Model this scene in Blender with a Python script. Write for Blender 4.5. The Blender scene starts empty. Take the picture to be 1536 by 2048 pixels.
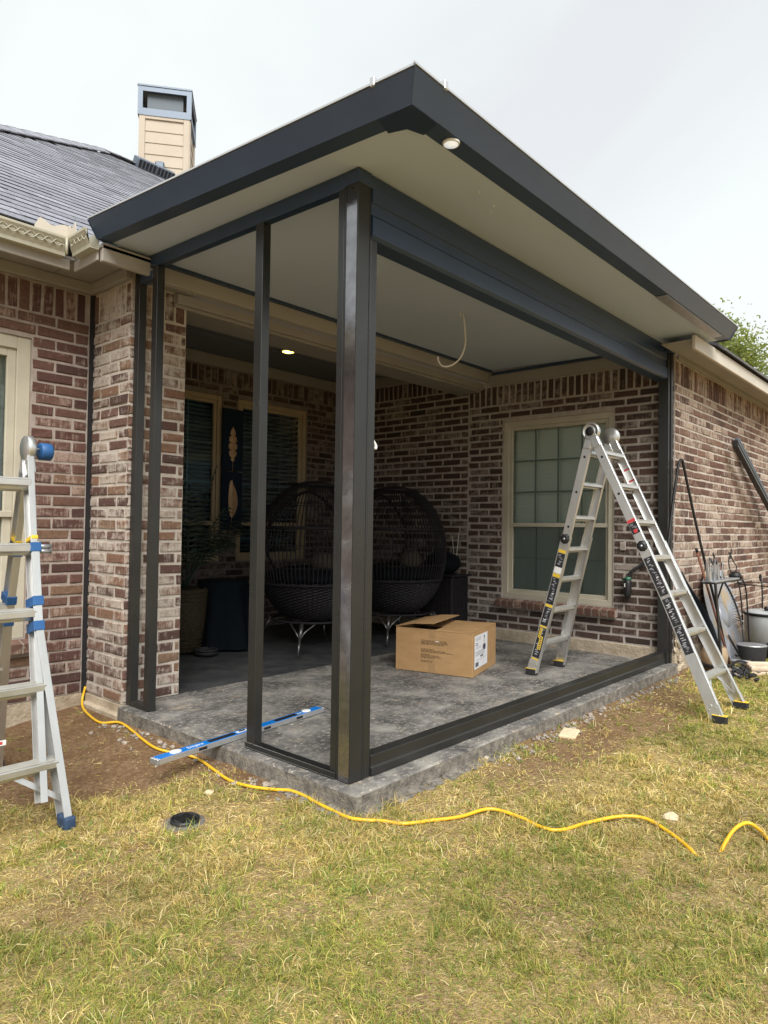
import bpy, math, random
import numpy as np
from mathutils import Vector, Matrix

random.seed(7)
rng = np.random.default_rng(11)
SC = bpy.context.scene
COL = SC.collection
R = math.radians

# ------------------------------------------------------------------ camera
CAM = np.array([-2.294, -2.22, 1.18])
YAW, PITCH, ROLL, FPX = R(48.456), R(1.3286), R(-0.8235), 1379.35


def cam_rows():
    a, b, c = YAW, PITCH, ROLL
    f = np.array([math.cos(b) * math.sin(a), math.cos(b) * math.cos(a), math.sin(b)])
    r = np.array([math.cos(a), -math.sin(a), 0.0])
    d = -np.cross(r, f)
    return np.array([math.cos(c) * r + math.sin(c) * d, -math.sin(c) * r + math.cos(c) * d, f])


ROWS = cam_rows()
cd = bpy.data.cameras.new('camera')
cam = bpy.data.objects.new('camera', cd)
COL.objects.link(cam)
cd.sensor_fit = 'VERTICAL'
cd.sensor_height = 36.0
cd.lens = FPX / 2048.0 * 36.0
cd.clip_start = 0.05
cd.clip_end = 2000.0
m3 = np.column_stack([ROWS[0], -ROWS[1], -ROWS[2]])
mw = Matrix.Identity(4)
for i in range(3):
    for j in range(3):
        mw[i][j] = float(m3[i, j])
    mw[i][3] = float(CAM[i])
cam.matrix_world = mw
SC.camera = cam

# ------------------------------------------------------------------ world, sun, exposure
world = bpy.data.worlds.new('World')
SC.world = world
world.use_nodes = True
wn = world.node_tree
wn.nodes.clear()
SUN_EL, SUN_AZ = R(48), math.atan2(-0.62, -0.78)
sky = wn.nodes.new('ShaderNodeTexSky')
sky.sky_type = 'NISHITA'
sky.sun_disc = False
sky.sun_elevation = SUN_EL
sky.sun_rotation = SUN_AZ
hs = wn.nodes.new('ShaderNodeHueSaturation')
hs.inputs['Saturation'].default_value = 0.12
wn.links.new(sky.outputs[0], hs.inputs['Color'])
tc = wn.nodes.new('ShaderNodeTexCoord')
ns = wn.nodes.new('ShaderNodeTexNoise')
ns.inputs['Scale'].default_value = 1.7
ns.inputs['Detail'].default_value = 4
ns.inputs['Distortion'].default_value = 0.6
wn.links.new(tc.outputs['Generated'], ns.inputs['Vector'])
cr = wn.nodes.new('ShaderNodeValToRGB')
cr.color_ramp.elements[0].position = 0.32
cr.color_ramp.elements[1].position = 0.62
cr.color_ramp.elements[0].color = (4.95, 5.15, 5.35, 1)
cr.color_ramp.elements[1].color = (5.75, 6.1, 6.05, 1)
wn.links.new(ns.outputs['Fac'], cr.inputs['Fac'])
mixw = wn.nodes.new('ShaderNodeMix')
mixw.data_type = 'RGBA'
mixw.inputs[0].default_value = 0.88
wn.links.new(hs.outputs[0], mixw.inputs[6])
wn.links.new(cr.outputs[0], mixw.inputs[7])
bg = wn.nodes.new('ShaderNodeBackground')
bg.inputs['Strength'].default_value = 0.05
wo = wn.nodes.new('ShaderNodeOutputWorld')
wn.links.new(mixw.outputs[2], bg.inputs['Color'])
wn.links.new(bg.outputs[0], wo.inputs['Surface'])

sd = bpy.data.lights.new('sun', 'SUN')
sd.energy = 1.5
sd.angle = R(38)
sd.color = (1.0, 0.97, 0.93)
so = bpy.data.objects.new('sun', sd)
COL.objects.link(so)
sdir = Vector((math.sin(SUN_AZ) * math.cos(SUN_EL), math.cos(SUN_AZ) * math.cos(SUN_EL), math.sin(SUN_EL)))
so.rotation_euler = sdir.to_track_quat('Z', 'Y').to_euler()
so.location = (-6, -6, 12)

vs = SC.view_settings
SC.display_settings.display_device = 'sRGB'
vs.view_transform = 'Standard'
vs.look = 'None'
vs.exposure = 1.8
vs.gamma = 1.0
vs.use_curve_mapping = False
SC.cycles.max_bounces = 8
SC.cycles.diffuse_bounces = 5
SC.cycles.use_denoising = True

# ------------------------------------------------------------------ helpers


class MB:
    def __init__(s):
        s.v = []; s.f = []; s.mi = []; s.mats = []; s.sm = []

    def _m(s, m):
        if m not in s.mats:
            s.mats.append(m)
        return s.mats.index(m)

    def add(s, vs_, fs, m, smooth=False):
        k = len(s.v)
        s.v += [tuple(map(float, p)) for p in vs_]
        i = s._m(m)
        for f in fs:
            s.f.append([a + k for a in f]); s.mi.append(i); s.sm.append(smooth)
        return s

    def box(s, x0, x1, y0, y1, z0, z1, m):
        v = [(x, y, z) for z in (z0, z1) for y in (y0, y1) for x in (x0, x1)]
        return s.add(v, [(0, 2, 3, 1), (4, 5, 7, 6), (0, 1, 5, 4), (2, 6, 7, 3), (0, 4, 6, 2), (1, 3, 7, 5)], m)

    def obox(s, c, X, Y, Z, m):
        """oriented box: centre, three half-axis vectors"""
        c, X, Y, Z = map(np.array, (c, X, Y, Z))
        v = [c + a * X + b * Y + d * Z for d in (-1, 1) for b in (-1, 1) for a in (-1, 1)]
        return s.add(v, [(0, 2, 3, 1), (4, 5, 7, 6), (0, 1, 5, 4), (2, 6, 7, 3), (0, 4, 6, 2), (1, 3, 7, 5)], m)

    def bar(s, p0, p1, w, h, m, side=None):
        """box from p0 to p1; w across 'side', h across the third axis"""
        p0, p1 = np.array(p0, float), np.array(p1, float)
        d = p1 - p0; L = np.linalg.norm(d); d = d / L
        if side is None:
            side = np.cross(d, (0, 0, 1))
            if np.linalg.norm(side) < 1e-3:
                side = np.array([1.0, 0, 0])
        side = np.array(side, float); side = side - d * (side @ d); side /= np.linalg.norm(side)
        up = np.cross(side, d)
        return s.obox((p0 + p1) / 2, side * w / 2, d * L / 2, up * h / 2, m)

    def prof(s, p0, p1, poly, m, side, up, caps=True, smooth=False):
        p0, p1, side, up = (np.array(a, float) for a in (p0, p1, side, up))
        n = len(poly)
        v = [p + side * a + up * b for p in (p0, p1) for a, b in poly]
        f = [(i, (i + 1) % n, n + (i + 1) % n, n + i) for i in range(n)]
        if caps:
            f += [tuple(range(n))[::-1], tuple(range(n, 2 * n))]
        return s.add(v, f, m, smooth)

    def tube(s, pts, r, m, n=8, caps=True):
        pts = [np.array(p, float) for p in pts]
        k = len(pts)
        rs = r if isinstance(r, (list, tuple)) else [r] * k
        ref = None
        vs_ = []
        for i in range(k):
            t = pts[min(i + 1, k - 1)] - pts[max(i - 1, 0)]
            t = t / (np.linalg.norm(t) + 1e-9)
            if ref is None:
                ref = np.cross(t, (0, 0, 1.0))
                if np.linalg.norm(ref) < 0.05:
                    ref = np.array([1.0, 0, 0])
            ref = ref - t * (ref @ t); ref /= np.linalg.norm(ref) + 1e-9
            b = np.cross(t, ref)
            for j in range(n):
                a = 2 * math.pi * j / n
                vs_.append(pts[i] + rs[i] * (math.cos(a) * ref + math.sin(a) * b))
        f = [(i * n + j, i * n + (j + 1) % n, (i + 1) * n + (j + 1) % n, (i + 1) * n + j) for i in range(k - 1) for j in range(n)]
        if caps:
            f += [tuple(range(n))[::-1], tuple(range((k - 1) * n, k * n))]
        return s.add(vs_, f, m, True)

    def lathe(s, c, prof, m, n=24, X=(1, 0, 0), Y=(0, 1, 0), Z=(0, 0, 1), smooth=True, sx=1.0):
        c, X, Y, Z = (np.array(a, float) for a in (c, X, Y, Z))
        vs_ = []
        for r, z in prof:
            for j in range(n):
                a = 2 * math.pi * j / n
                vs_.append(c + r * math.cos(a) * X * sx + r * math.sin(a) * Y + z * Z)
        k = len(prof)
        f = [(i * n + j, i * n + (j + 1) % n, (i + 1) * n + (j + 1) % n, (i + 1) * n + j) for i in range(k - 1) for j in range(n)]
        if prof[0][0] > 1e-4:
            f.append(tuple(range(n))[::-1])
        if prof[-1][0] > 1e-4:
            f.append(tuple(range((k - 1) * n, k * n)))
        return s.add(vs_, f, m, smooth)

    def blob(s, c, rx, ry, rz, m, nu=12, nv=8, jit=0.0):
        prof = []
        vs_ = []
        for i in range(nv + 1):
            t = math.pi * i / nv
            for j in range(nu):
                a = 2 * math.pi * j / nu
                k = 1 + random.uniform(-jit, jit)
                vs_.append((c[0] + rx * k * math.sin(t) * math.cos(a), c[1] + ry * k * math.sin(t) * math.sin(a), c[2] + rz * k * math.cos(t)))
        f = [(i * nu + j, (i + 1) * nu + j, (i + 1) * nu + (j + 1) % nu, i * nu + (j + 1) % nu) for i in range(nv) for j in range(nu)]
        return s.add(vs_, f, m, jit < 0.05)

    def build(s, name, parent=None, bevel=0.0, kind=None, label=None, segs=1):
        me = bpy.data.meshes.new(name)
        off = root_loc(parent) if parent else (0, 0, 0)
        vv = [(a - off[0], b - off[1], c - off[2]) for a, b, c in s.v] if any(off) else s.v
        me.from_pydata(vv, [], s.f)
        for m in s.mats:
            me.materials.append(m)
        me.polygons.foreach_set('material_index', s.mi)
        me.polygons.foreach_set('use_smooth', s.sm)
        me.update()
        o = bpy.data.objects.new(name, me)
        COL.objects.link(o)
        if parent:
            o.parent = parent
        if bevel:
            b = o.modifiers.new('edge', 'BEVEL')
            b.width = bevel; b.segments = segs; b.limit_method = 'ANGLE'; b.angle_limit = R(40)
        if kind:
            o['kind'] = kind
        if label:
            o['label'] = label
        return o


_LOC = {}


def root_loc(o):
    while o.parent:
        o = o.parent
    return _LOC.get(o.name, (0, 0, 0))


def thing(name, label, cat, loc=(0, 0, 0), group=None):
    o = bpy.data.objects.new(name, None)
    o.empty_display_size = 0.1
    COL.objects.link(o)
    o.location = loc
    _LOC[o.name] = tuple(loc)
    o['label'] = label; o['category'] = cat
    if group:
        o['group'] = group
    return o


def tag(o, label, cat, group=None):
    o['label'] = label; o['category'] = cat
    if group:
        o['group'] = group
    return o


def arc(c, r, a0, a1, n, X, Y):
    c, X, Y = (np.array(k, float) for k in (c, X, Y))
    return [c + r * (math.cos(a) * X + math.sin(a) * Y) for a in np.linspace(a0, a1, n)]


def smooth_path(pts, n=6):
    """Catmull-Rom through pts"""
    P = [np.array(p, float) for p in pts]
    P = [2 * P[0] - P[1]] + P + [2 * P[-1] - P[-2]]
    out = []
    for i in range(1, len(P) - 2):
        for t in np.linspace(0, 1, n, endpoint=False):
            a, b, c, d = P[i - 1:i + 3]
            out.append(0.5 * (2 * b + (c - a) * t + (2 * a - 5 * b + 4 * c - d) * t * t + (3 * b - a - 3 * c + d) * t ** 3))
    out.append(P[-2])
    return out


# ------------------------------------------------------------------ value noise for terrain and grass
_NT = rng.random((64, 64))


def vnoise(x, y):
    x = np.asarray(x, float); y = np.asarray(y, float)
    xi = np.floor(x).astype(int); yi = np.floor(y).astype(int)
    fx = x - xi; fy = y - yi
    fx = fx * fx * (3 - 2 * fx); fy = fy * fy * (3 - 2 * fy)
    g = lambda a, b: _NT[a % 64, b % 64]
    return (g(xi, yi) * (1 - fx) + g(xi + 1, yi) * fx) * (1 - fy) + (g(xi, yi + 1) * (1 - fx) + g(xi + 1, yi + 1) * fx) * fy


def fnoise(x, y, o=3):
    t = 0; a = 1; w = 0
    for k in range(o):
        t = t + a * vnoise(np.asarray(x) * 2 ** k + 13.7 * k, np.asarray(y) * 2 ** k + 5.1 * k); w += a; a *= 0.5
    return t / w


def sstep(a, b, x):
    t = np.clip((np.asarray(x, float) - a) / (b - a), 0, 1)
    return t * t * (3 - 2 * t)


def gz(x, y):
    x = np.asarray(x, float); y = np.asarray(y, float)
    z = -0.082 - 0.09 * sstep(-0.05, -0.8, x) * sstep(-0.1, 1.5, y) - 0.02 * sstep(0.0, -1.5, x)
    z = z + 0.022 * (fnoise(x * 1.3, y * 1.3) - 0.5) + 0.008 * (vnoise(x * 6, y * 6) - 0.5)
    return z


# ------------------------------------------------------------------ materials


def newmat(name):
    m = bpy.data.materials.new(name)
    m.use_nodes = True
    nt = m.node_tree
    b = nt.nodes['Principled BSDF']
    return m, nt, b


def nd(nt, t, **kw):
    n = nt.nodes.new(t)
    for k, v in kw.items():
        if k.startswith('i_'):
            n.inputs[k[2:]].default_value = v
        else:
            setattr(n, k, v)
    return n


def mathn(nt, op, a, b=None, clamp=False):
    n = nt.nodes.new('ShaderNodeMath'); n.operation = op; n.use_clamp = clamp
    for i, x in enumerate((a, b)):
        if x is None:
            continue
        if isinstance(x, (int, float)):
            n.inputs[i].default_value = x
        else:
            nt.links.new(x, n.inputs[i])
    return n.outputs[0]


def mixc(nt, fac, a, b, mode='MIX'):
    n = nt.nodes.new('ShaderNodeMix'); n.data_type = 'RGBA'; n.blend_type = mode
    for i, x in ((0, fac), (6, a), (7, b)):
        if isinstance(x, (int, float)):
            n.inputs[i].default_value = x
        elif isinstance(x, tuple):
            n.inputs[i].default_value = (*x[:3], 1)
        else:
            nt.links.new(x, n.inputs[i])
    return n.outputs[2]


def ramp(nt, fac, stops):
    n = nt.nodes.new('ShaderNodeValToRGB')
    e = n.color_ramp.elements
    while len(e) < len(stops):
        e.new(0.5)
    for k, (p, c) in enumerate(stops):
        e[k].position = p
        e[k].color = (*c, 1) if isinstance(c, tuple) else (c, c, c, 1)
    nt.links.new(fac, n.inputs['Fac'])
    return n.outputs[0]


def noise(nt, scale, detail=4, stretch=(1, 1, 1), rough=0.55, off=(0, 0, 0)):
    g = nt.nodes.new('ShaderNodeNewGeometry')
    mp = nt.nodes.new('ShaderNodeMapping')
    mp.inputs['Scale'].default_value = stretch
    mp.inputs['Location'].default_value = off
    nt.links.new(g.outputs['Position'], mp.inputs['Vector'])
    n = nt.nodes.new('ShaderNodeTexNoise')
    n.inputs['Scale'].default_value = scale
    n.inputs['Detail'].default_value = detail
    n.inputs['Roughness'].default_value = rough
    nt.links.new(mp.outputs[0], n.inputs['Vector'])
    return n.outputs['Fac']


def piece_random(nt):
    g = nt.nodes.new('ShaderNodeNewGeometry')
    oi = nt.nodes.new('ShaderNodeObjectInfo')
    return mathn(nt, 'FRACT', mathn(nt, 'ADD', g.outputs['Random Per Island'], oi.outputs['Random']))


def bump(nt, b, h, strength, dist=0.01):
    n = nt.nodes.new('ShaderNodeBump')
    n.inputs['Strength'].default_value = strength
    n.inputs['Distance'].default_value = dist
    nt.links.new(h, n.inputs['Height'])
    nt.links.new(n.outputs[0], b.inputs['Normal'])


def simple(name, c, rough=0.5, metal=0.0, c2=None, scale=20, detail=4, stretch=(1, 1, 1), lo=0.35, hi=0.65, bmp=0.0, bscale=60, island=0.0, spec=0.5, coat=0.0, rvar=0.0):
    m, nt, b = newmat(name)
    b.inputs['Roughness'].default_value = rough
    b.inputs['Metallic'].default_value = metal
    b.inputs['Specular IOR Level'].default_value = spec
    if coat:
        b.inputs['Coat Weight'].default_value = coat
    b.inputs['Base Color'].default_value = (*c, 1)
    col = None
    if c2:
        nf = noise(nt, scale, detail, stretch)
        col = ramp(nt, nf, [(lo, c), (hi, c2)])
    if island:
        r = piece_random(nt)
        v = mathn(nt, 'ADD', mathn(nt, 'MULTIPLY', r, 2 * island), 1 - island)
        hv = nt.nodes.new('ShaderNodeHueSaturation')
        nt.links.new(v, hv.inputs['Value'])
        if col is None:
            hv.inputs['Color'].default_value = (*c, 1)
        else:
            nt.links.new(col, hv.inputs['Color'])
        col = hv.outputs[0]
    if col is not None:
        nt.links.new(col, b.inputs['Base Color'])
    if rvar:
        rr = noise(nt, scale * 1.7, 4, stretch)
        nt.links.new(mathn(nt, 'ADD', mathn(nt, 'MULTIPLY', mathn(nt, 'SUBTRACT', rr, 0.5), 2 * rvar), rough, True), b.inputs['Roughness'])
    if bmp:
        bump(nt, b, noise(nt, bscale, 5, stretch), bmp)
    return m


def brick_mat(name, cols, wash, t0, t1, streak=0.5):
    m, nt, b = newmat(name)
    b.inputs['Roughness'].default_value = 0.9
    b.inputs['Specular IOR Level'].default_value = 0.2
    r = piece_random(nt)
    base = ramp(nt, r, [(i / (len(cols) - 1), c) for i, c in enumerate(cols)])
    mot = noise(nt, 38, 5)
    base = mixc(nt, mathn(nt, 'MULTIPLY', mathn(nt, 'SUBTRACT', mot, 0.35, True), 1.3, True), base, tuple(0.55 * c for c in cols[1]))
    A = noise(nt, 13, 6, (1, 1, 1.6), 0.6)
    B = noise(nt, 1.0, 4, (75, 75, 9), 0.6)
    r2 = mathn(nt, 'FRACT', mathn(nt, 'MULTIPLY', r, 7.31))
    s = mathn(nt, 'ADD', mathn(nt, 'MULTIPLY', A, 1 - streak), mathn(nt, 'MULTIPLY', B, streak))
    s = mathn(nt, 'ADD', s, mathn(nt, 'MULTIPLY', mathn(nt, 'SUBTRACT', r2, 0.5), 0.22))
    s = mathn(nt, 'ADD', s, mathn(nt, 'MULTIPLY', mathn(nt, 'SUBTRACT', noise(nt, 1.9, 4), 0.5), 0.30))
    fac = ramp(nt, s, [(t0, 0.0), (t1, 1.0)])
    fine = noise(nt, 90, 3)
    fac = mathn(nt, 'MULTIPLY', fac, mathn(nt, 'ADD', mathn(nt, 'MULTIPLY', fine, 0.9), 0.25, True))
    col = mixc(nt, fac, base, wash)
    nt.links.new(col, b.inputs['Base Color'])
    bump(nt, b, mathn(nt, 'ADD', noise(nt, 60, 5), mathn(nt, 'MULTIPLY', B, 0.6)), 0.55, 0.006)
    return m


M = {}
DK, RB, BR, TN = (0.085, 0.052, 0.044), (0.13, 0.072, 0.058), (0.165, 0.098, 0.075), (0.23, 0.15, 0.10)
WASH = (0.56, 0.47, 0.39)
M['brick_left'] = brick_mat('brick_red_brown', [(0.075, 0.043, 0.037), (0.105, 0.054, 0.044), (0.125, 0.064, 0.052), (0.15, 0.084, 0.064), (0.11, 0.056, 0.046), (0.20, 0.125, 0.08)], (0.36, 0.275, 0.225), 0.52, 0.66, 0.5)
M['brick_pillar'] = brick_mat('brick_whitewashed', [DK, RB, BR, (0.23, 0.13, 0.085), TN], (0.54, 0.485, 0.42), 0.46, 0.62, 0.45)
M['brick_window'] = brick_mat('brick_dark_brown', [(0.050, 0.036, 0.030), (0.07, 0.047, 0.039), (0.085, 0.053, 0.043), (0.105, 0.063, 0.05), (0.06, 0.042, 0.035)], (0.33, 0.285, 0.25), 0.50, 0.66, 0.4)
M['brick_right'] = brick_mat('brick_streaked', [DK, (0.13, 0.07, 0.052), BR, (0.21, 0.125, 0.09)], (0.52, 0.43, 0.35), 0.49, 0.60, 0.75)
M['mortar'] = simple('mortar', (0.30, 0.25, 0.22), 0.95, c2=(0.39, 0.335, 0.295), scale=14, bmp=0.5, bscale=90, spec=0.1)
M['mortar_light'] = simple('mortar_light', (0.44, 0.39, 0.34), 0.95, c2=(0.54, 0.485, 0.425), scale=14, bmp=0.5, bscale=90, spec=0.1)
M['mortar_grey'] = simple('mortar_grey', (0.35, 0.31, 0.275), 0.95, c2=(0.44, 0.395, 0.355), scale=14, bmp=0.5, bscale=90, spec=0.1)
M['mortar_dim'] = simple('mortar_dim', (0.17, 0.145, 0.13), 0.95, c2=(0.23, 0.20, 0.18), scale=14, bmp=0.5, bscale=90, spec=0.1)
M['foundation'] = simple('foundation_concrete', (0.33, 0.27, 0.19), 0.95, c2=(0.50, 0.42, 0.32), scale=9, detail=8, bmp=0.9, bscale=45, spec=0.1)
M['beige'] = simple('beige_trim_paint', (0.34, 0.315, 0.285), 0.55, c2=(0.37, 0.345, 0.31), scale=3)
M['beige_dim'] = simple('beige_trim_darker', (0.27, 0.25, 0.225), 0.55, c2=(0.295, 0.275, 0.25), scale=3)  # the beige trim colour, evenly darker
M['fascia_cream'] = simple('cream_fascia_paint', (0.50, 0.455, 0.38), 0.5, c2=(0.55, 0.50, 0.42), scale=4)
M['gutter'] = simple('gutter_enamel', (0.42, 0.40, 0.315), 0.35, c2=(0.36, 0.34, 0.265), scale=5, detail=8)
M['window_frame'] = simple('window_frame_vinyl', (0.47, 0.43, 0.34), 0.45, c2=(0.42, 0.385, 0.30), scale=6)
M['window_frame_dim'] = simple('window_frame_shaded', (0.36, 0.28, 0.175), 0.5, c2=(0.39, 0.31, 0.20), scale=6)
M['bronze'] = simple('dark_bronze_aluminium', (0.030, 0.030, 0.029), 0.30, 0.4, c2=(0.040, 0.040, 0.038), scale=4, detail=8, lo=0.3, hi=0.7, rvar=0.10)
M['bronze_film'] = simple('bronze_under_clear_film', (0.22, 0.215, 0.225), 0.13, 0.9, c2=(0.30, 0.295, 0.305), scale=16, detail=8, rvar=0.10, bmp=0.02, bscale=30)
M['slate'] = simple('fascia_with_lens_veil', (0.050, 0.078, 0.132), 0.36, 0.15, c2=(0.056, 0.085, 0.143), scale=3, detail=6)  # bluish lens veil over dark bronze, put into the base colour
M['slate_dark'] = simple('header_with_lens_veil', (0.028, 0.050, 0.092), 0.34, 0.2, c2=(0.033, 0.056, 0.102), scale=3, detail=6)  # header and trims: the same lens veil put into the colour
M['groove'] = simple('dark_groove', (0.008, 0.008, 0.01), 0.7)
M['panel'] = simple('patio_panel_enamel', (0.50, 0.575, 0.69), 0.45, c2=(0.53, 0.605, 0.72), scale=1.2, detail=3, lo=0.3, hi=0.7)
M['edge_grey'] = simple('mill_aluminium_edge', (0.55, 0.56, 0.57), 0.4, 0.6)
M['alu'] = simple('brushed_aluminium', (0.70, 0.70, 0.69), 0.34, 0.85, c2=(0.60, 0.60, 0.59), scale=9, detail=8, stretch=(1, 1, 0.3), rvar=0.13, bmp=0.05, bscale=80)
M['alu_warm'] = simple('dull_aluminium', (0.60, 0.585, 0.54), 0.45, 0.75, c2=(0.50, 0.485, 0.44), scale=8, detail=8, rvar=0.12)
M['rubber'] = simple('black_rubber', (0.018, 0.018, 0.02), 0.75)
M['blue_plastic'] = simple('blue_ladder_plastic', (0.016, 0.085, 0.24), 0.45, c2=(0.022, 0.10, 0.27), scale=20)
M['blue_rubber'] = simple('navy_rubber_foot', (0.012, 0.035, 0.09), 0.6, c2=(0.03, 0.06, 0.12), scale=25)
M['yellow'] = simple('yellow_plastic', (0.72, 0.47, 0.03), 0.45)
M['sticker_black'] = simple('black_sticker', (0.014, 0.014, 0.016), 0.35, c2=(0.03, 0.03, 0.034), scale=70)
M['sticker_yellow'] = simple('yellow_sticker', (0.70, 0.48, 0.04), 0.4)
M['sticker_white'] = simple('white_sticker', (0.72, 0.72, 0.70), 0.5)
M['sticker_red'] = simple('red_sticker', (0.55, 0.045, 0.05), 0.45)
M['cord'] = simple('yellow_cord_vinyl', (0.78, 0.46, 0.02), 0.35, c2=(0.70, 0.40, 0.02), scale=12)
M['level_blue'] = simple('level_blue_enamel', (0.005, 0.17, 0.56), 0.3)
M['level_alu'] = simple('level_aluminium', (0.55, 0.56, 0.57), 0.35, 0.7)
M['dark'] = simple('black_plastic', (0.012, 0.012, 0.013), 0.5)
M['white_vial'] = simple('white_vial', (0.8, 0.8, 0.76), 0.3)
M['white'] = simple('white_plastic', (0.78, 0.77, 0.73), 0.4)
M['card'] = simple('cardboard', (0.37, 0.225, 0.105), 0.85, c2=(0.42, 0.26, 0.125), scale=7, detail=6, stretch=(1, 1, 2.5), bmp=0.12, bscale=30, spec=0.15)
M['card_edge'] = simple('cardboard_edge', (0.29, 0.18, 0.09), 0.9)
M['print'] = simple('faded_print', (0.17, 0.10, 0.048), 0.9)
M['tape'] = simple('brown_packing_tape', (0.36, 0.225, 0.11), 0.22, coat=0.3)
M['label'] = simple('label_paper', (0.74, 0.74, 0.76), 0.6, c2=(0.68, 0.68, 0.70), scale=30)
M['ink'] = simple('label_ink', (0.05, 0.05, 0.07), 0.7)
M['ink_grey'] = simple('label_grey_ink', (0.33, 0.33, 0.36), 0.7)
M['wicker'] = simple('dark_wicker', (0.015, 0.0135, 0.016), 0.5, c2=(0.030, 0.027, 0.030), scale=60, spec=0.12)
M['wicker_tan'] = simple('tan_wicker', (0.05, 0.04, 0.024), 0.7, c2=(0.025, 0.019, 0.012), scale=50, spec=0.12)
M['leg_metal'] = simple('grey_metal_leg', (0.16, 0.155, 0.15), 0.35, 0.8)
M['cushion_dark'] = simple('charcoal_cushion', (0.007, 0.009, 0.012), 0.9, bmp=0.3, bscale=200, spec=0.12)
M['cushion_tan'] = simple('tan_pillow', (0.07, 0.06, 0.045), 0.9, bmp=0.3, bscale=150)
M['cloth'] = simple('dark_teal_cloth', (0.004, 0.007, 0.010), 0.9, bmp=0.3, bscale=120, spec=0.12)
M['navy_board'] = simple('dark_navy_board', (0.008, 0.016, 0.030), 0.5, c2=(0.010, 0.021, 0.038), scale=5, spec=0.12)
M['feather_gold'] = simple('copper_feather', (0.55, 0.36, 0.20), 0.4, 0.2, c2=(0.45, 0.28, 0.15), scale=25)
M['palm'] = simple('palm_leaf', (0.012, 0.024, 0.014), 0.5, c2=(0.02, 0.036, 0.02), scale=15)
M['iron'] = simple('black_iron', (0.013, 0.013, 0.014), 0.5, 0.3)
M['rust'] = simple('rusty_iron', (0.20, 0.075, 0.045), 0.85, c2=(0.12, 0.05, 0.032), scale=60, bmp=0.4)
M['gal'] = simple('galvanised_steel', (0.40, 0.41, 0.43), 0.4, 0.75, c2=(0.50, 0.51, 0.53), scale=25, rvar=0.1)
M['steel_worn'] = simple('worn_sheet_steel', (0.33, 0.34, 0.37), 0.42, 0.6, c2=(0.42, 0.30, 0.16), scale=4.5, detail=5, lo=0.52, hi=0.68)
M['drum_white'] = simple('drum_enamel', (0.36, 0.375, 0.385), 0.5, c2=(0.43, 0.45, 0.46), scale=8)
M['clay'] = simple('tan_clay', (0.30, 0.215, 0.135), 0.85, c2=(0.37, 0.27, 0.17), scale=20)
M['splash'] = simple('splash_block_concrete', (0.52, 0.40, 0.29), 0.95, c2=(0.60, 0.49, 0.37), scale=15, bmp=0.4)
M['stone'] = simple('pale_limestone', (0.56, 0.44, 0.28), 0.95, c2=(0.66, 0.54, 0.37), scale=25, bmp=0.5)
M['grey_stone'] = simple('grey_rubble', (0.20, 0.175, 0.15), 0.95, c2=(0.34, 0.29, 0.24), scale=20, bmp=0.4, island=0.3)
M['siding'] = simple('chimney_siding_paint', (0.42, 0.36, 0.285), 0.7, c2=(0.45, 0.39, 0.31), scale=4)
M['shroud'] = simple('chimney_shroud_metal', (0.13, 0.16, 0.20), 0.45, 0.4)
M['shroud_mesh'] = simple('shroud_screen', (0.10, 0.125, 0.15), 0.6)
M['ceiling'] = simple('porch_ceiling_paint', (0.17, 0.18, 0.21), 0.7)
M['asphalt'] = simple('roof_underlay', (0.05, 0.05, 0.055), 0.95)
M['shingle'] = simple('grey_shingle', (0.18, 0.186, 0.212), 0.9, c2=(0.285, 0.292, 0.33), scale=70, detail=5, island=0.17, bmp=0.5, bscale=200, spec=0.15)
M['shingle_edge'] = simple('shingle_edge_course_shadow', (0.05, 0.05, 0.056), 0.95, c2=(0.09, 0.09, 0.10), scale=40)  # dark asphalt edge, with the course shadow lines put into its colour
M['blind'] = simple('blind_slat', (0.68, 0.73, 0.69), 0.6, c2=(0.74, 0.78, 0.74), scale=2)
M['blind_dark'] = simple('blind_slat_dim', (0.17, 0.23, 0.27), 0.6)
M['shade'] = simple('insect_screen_cloth', (0.27, 0.30, 0.285), 0.8, c2=(0.30, 0.33, 0.315), scale=2.5, stretch=(3, 3, 0.4))
M['room'] = simple('dark_room', (0.02, 0.025, 0.025), 0.9)
M['tree_bark'] = simple('tree_bark', (0.09, 0.07, 0.05), 0.9)

# emissive recessed bulb
m, nt, b = newmat('lit_bulb')
b.inputs['Base Color'].default_value = (1, 0.8, 0.4, 1)
b.inputs['Emission Color'].default_value = (1.0, 0.62, 0.14, 1)
b.inputs['Emission Strength'].default_value = 2.2
M['bulb'] = m
m, nt, b = newmat('outlet_sky_glow')  # glow standing in for sky seen through the gutter outlet
b.inputs['Base Color'].default_value = (0.8, 0.8, 0.78, 1)
b.inputs['Emission Color'].default_value = (0.97, 1.0, 0.98, 1)
b.inputs['Emission Strength'].default_value = 0.17
M['lens'] = m


def glass_mat(name, tint, refl):
    m, nt, b = newmat(name)
    nt.nodes.remove(b)
    out = nt.nodes['Material Output']
    tr = nd(nt, 'ShaderNodeBsdfTransparent'); tr.inputs[0].default_value = (*tint, 1)
    gl = nd(nt, 'ShaderNodeBsdfGlossy'); gl.inputs['Roughness'].default_value = 0.03
    gl.inputs[0].default_value = (0.9, 0.97, 0.95, 1)
    fr = nd(nt, 'ShaderNodeFresnel'); fr.inputs[0].default_value = refl
    mx = nd(nt, 'ShaderNodeMixShader')
    nt.links.new(fr.outputs[0], mx.inputs[0]); nt.links.new(tr.outputs[0], mx.inputs[1]); nt.links.new(gl.outputs[0], mx.inputs[2])
    nt.links.new(mx.outputs[0], out.inputs[0])
    return m


M['glass'] = glass_mat('window_glass', (0.96, 0.985, 0.975), 1.5)
M['glass_dark'] = glass_mat('window_glass_dim', (0.85, 0.93, 0.95), 1.5)

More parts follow.
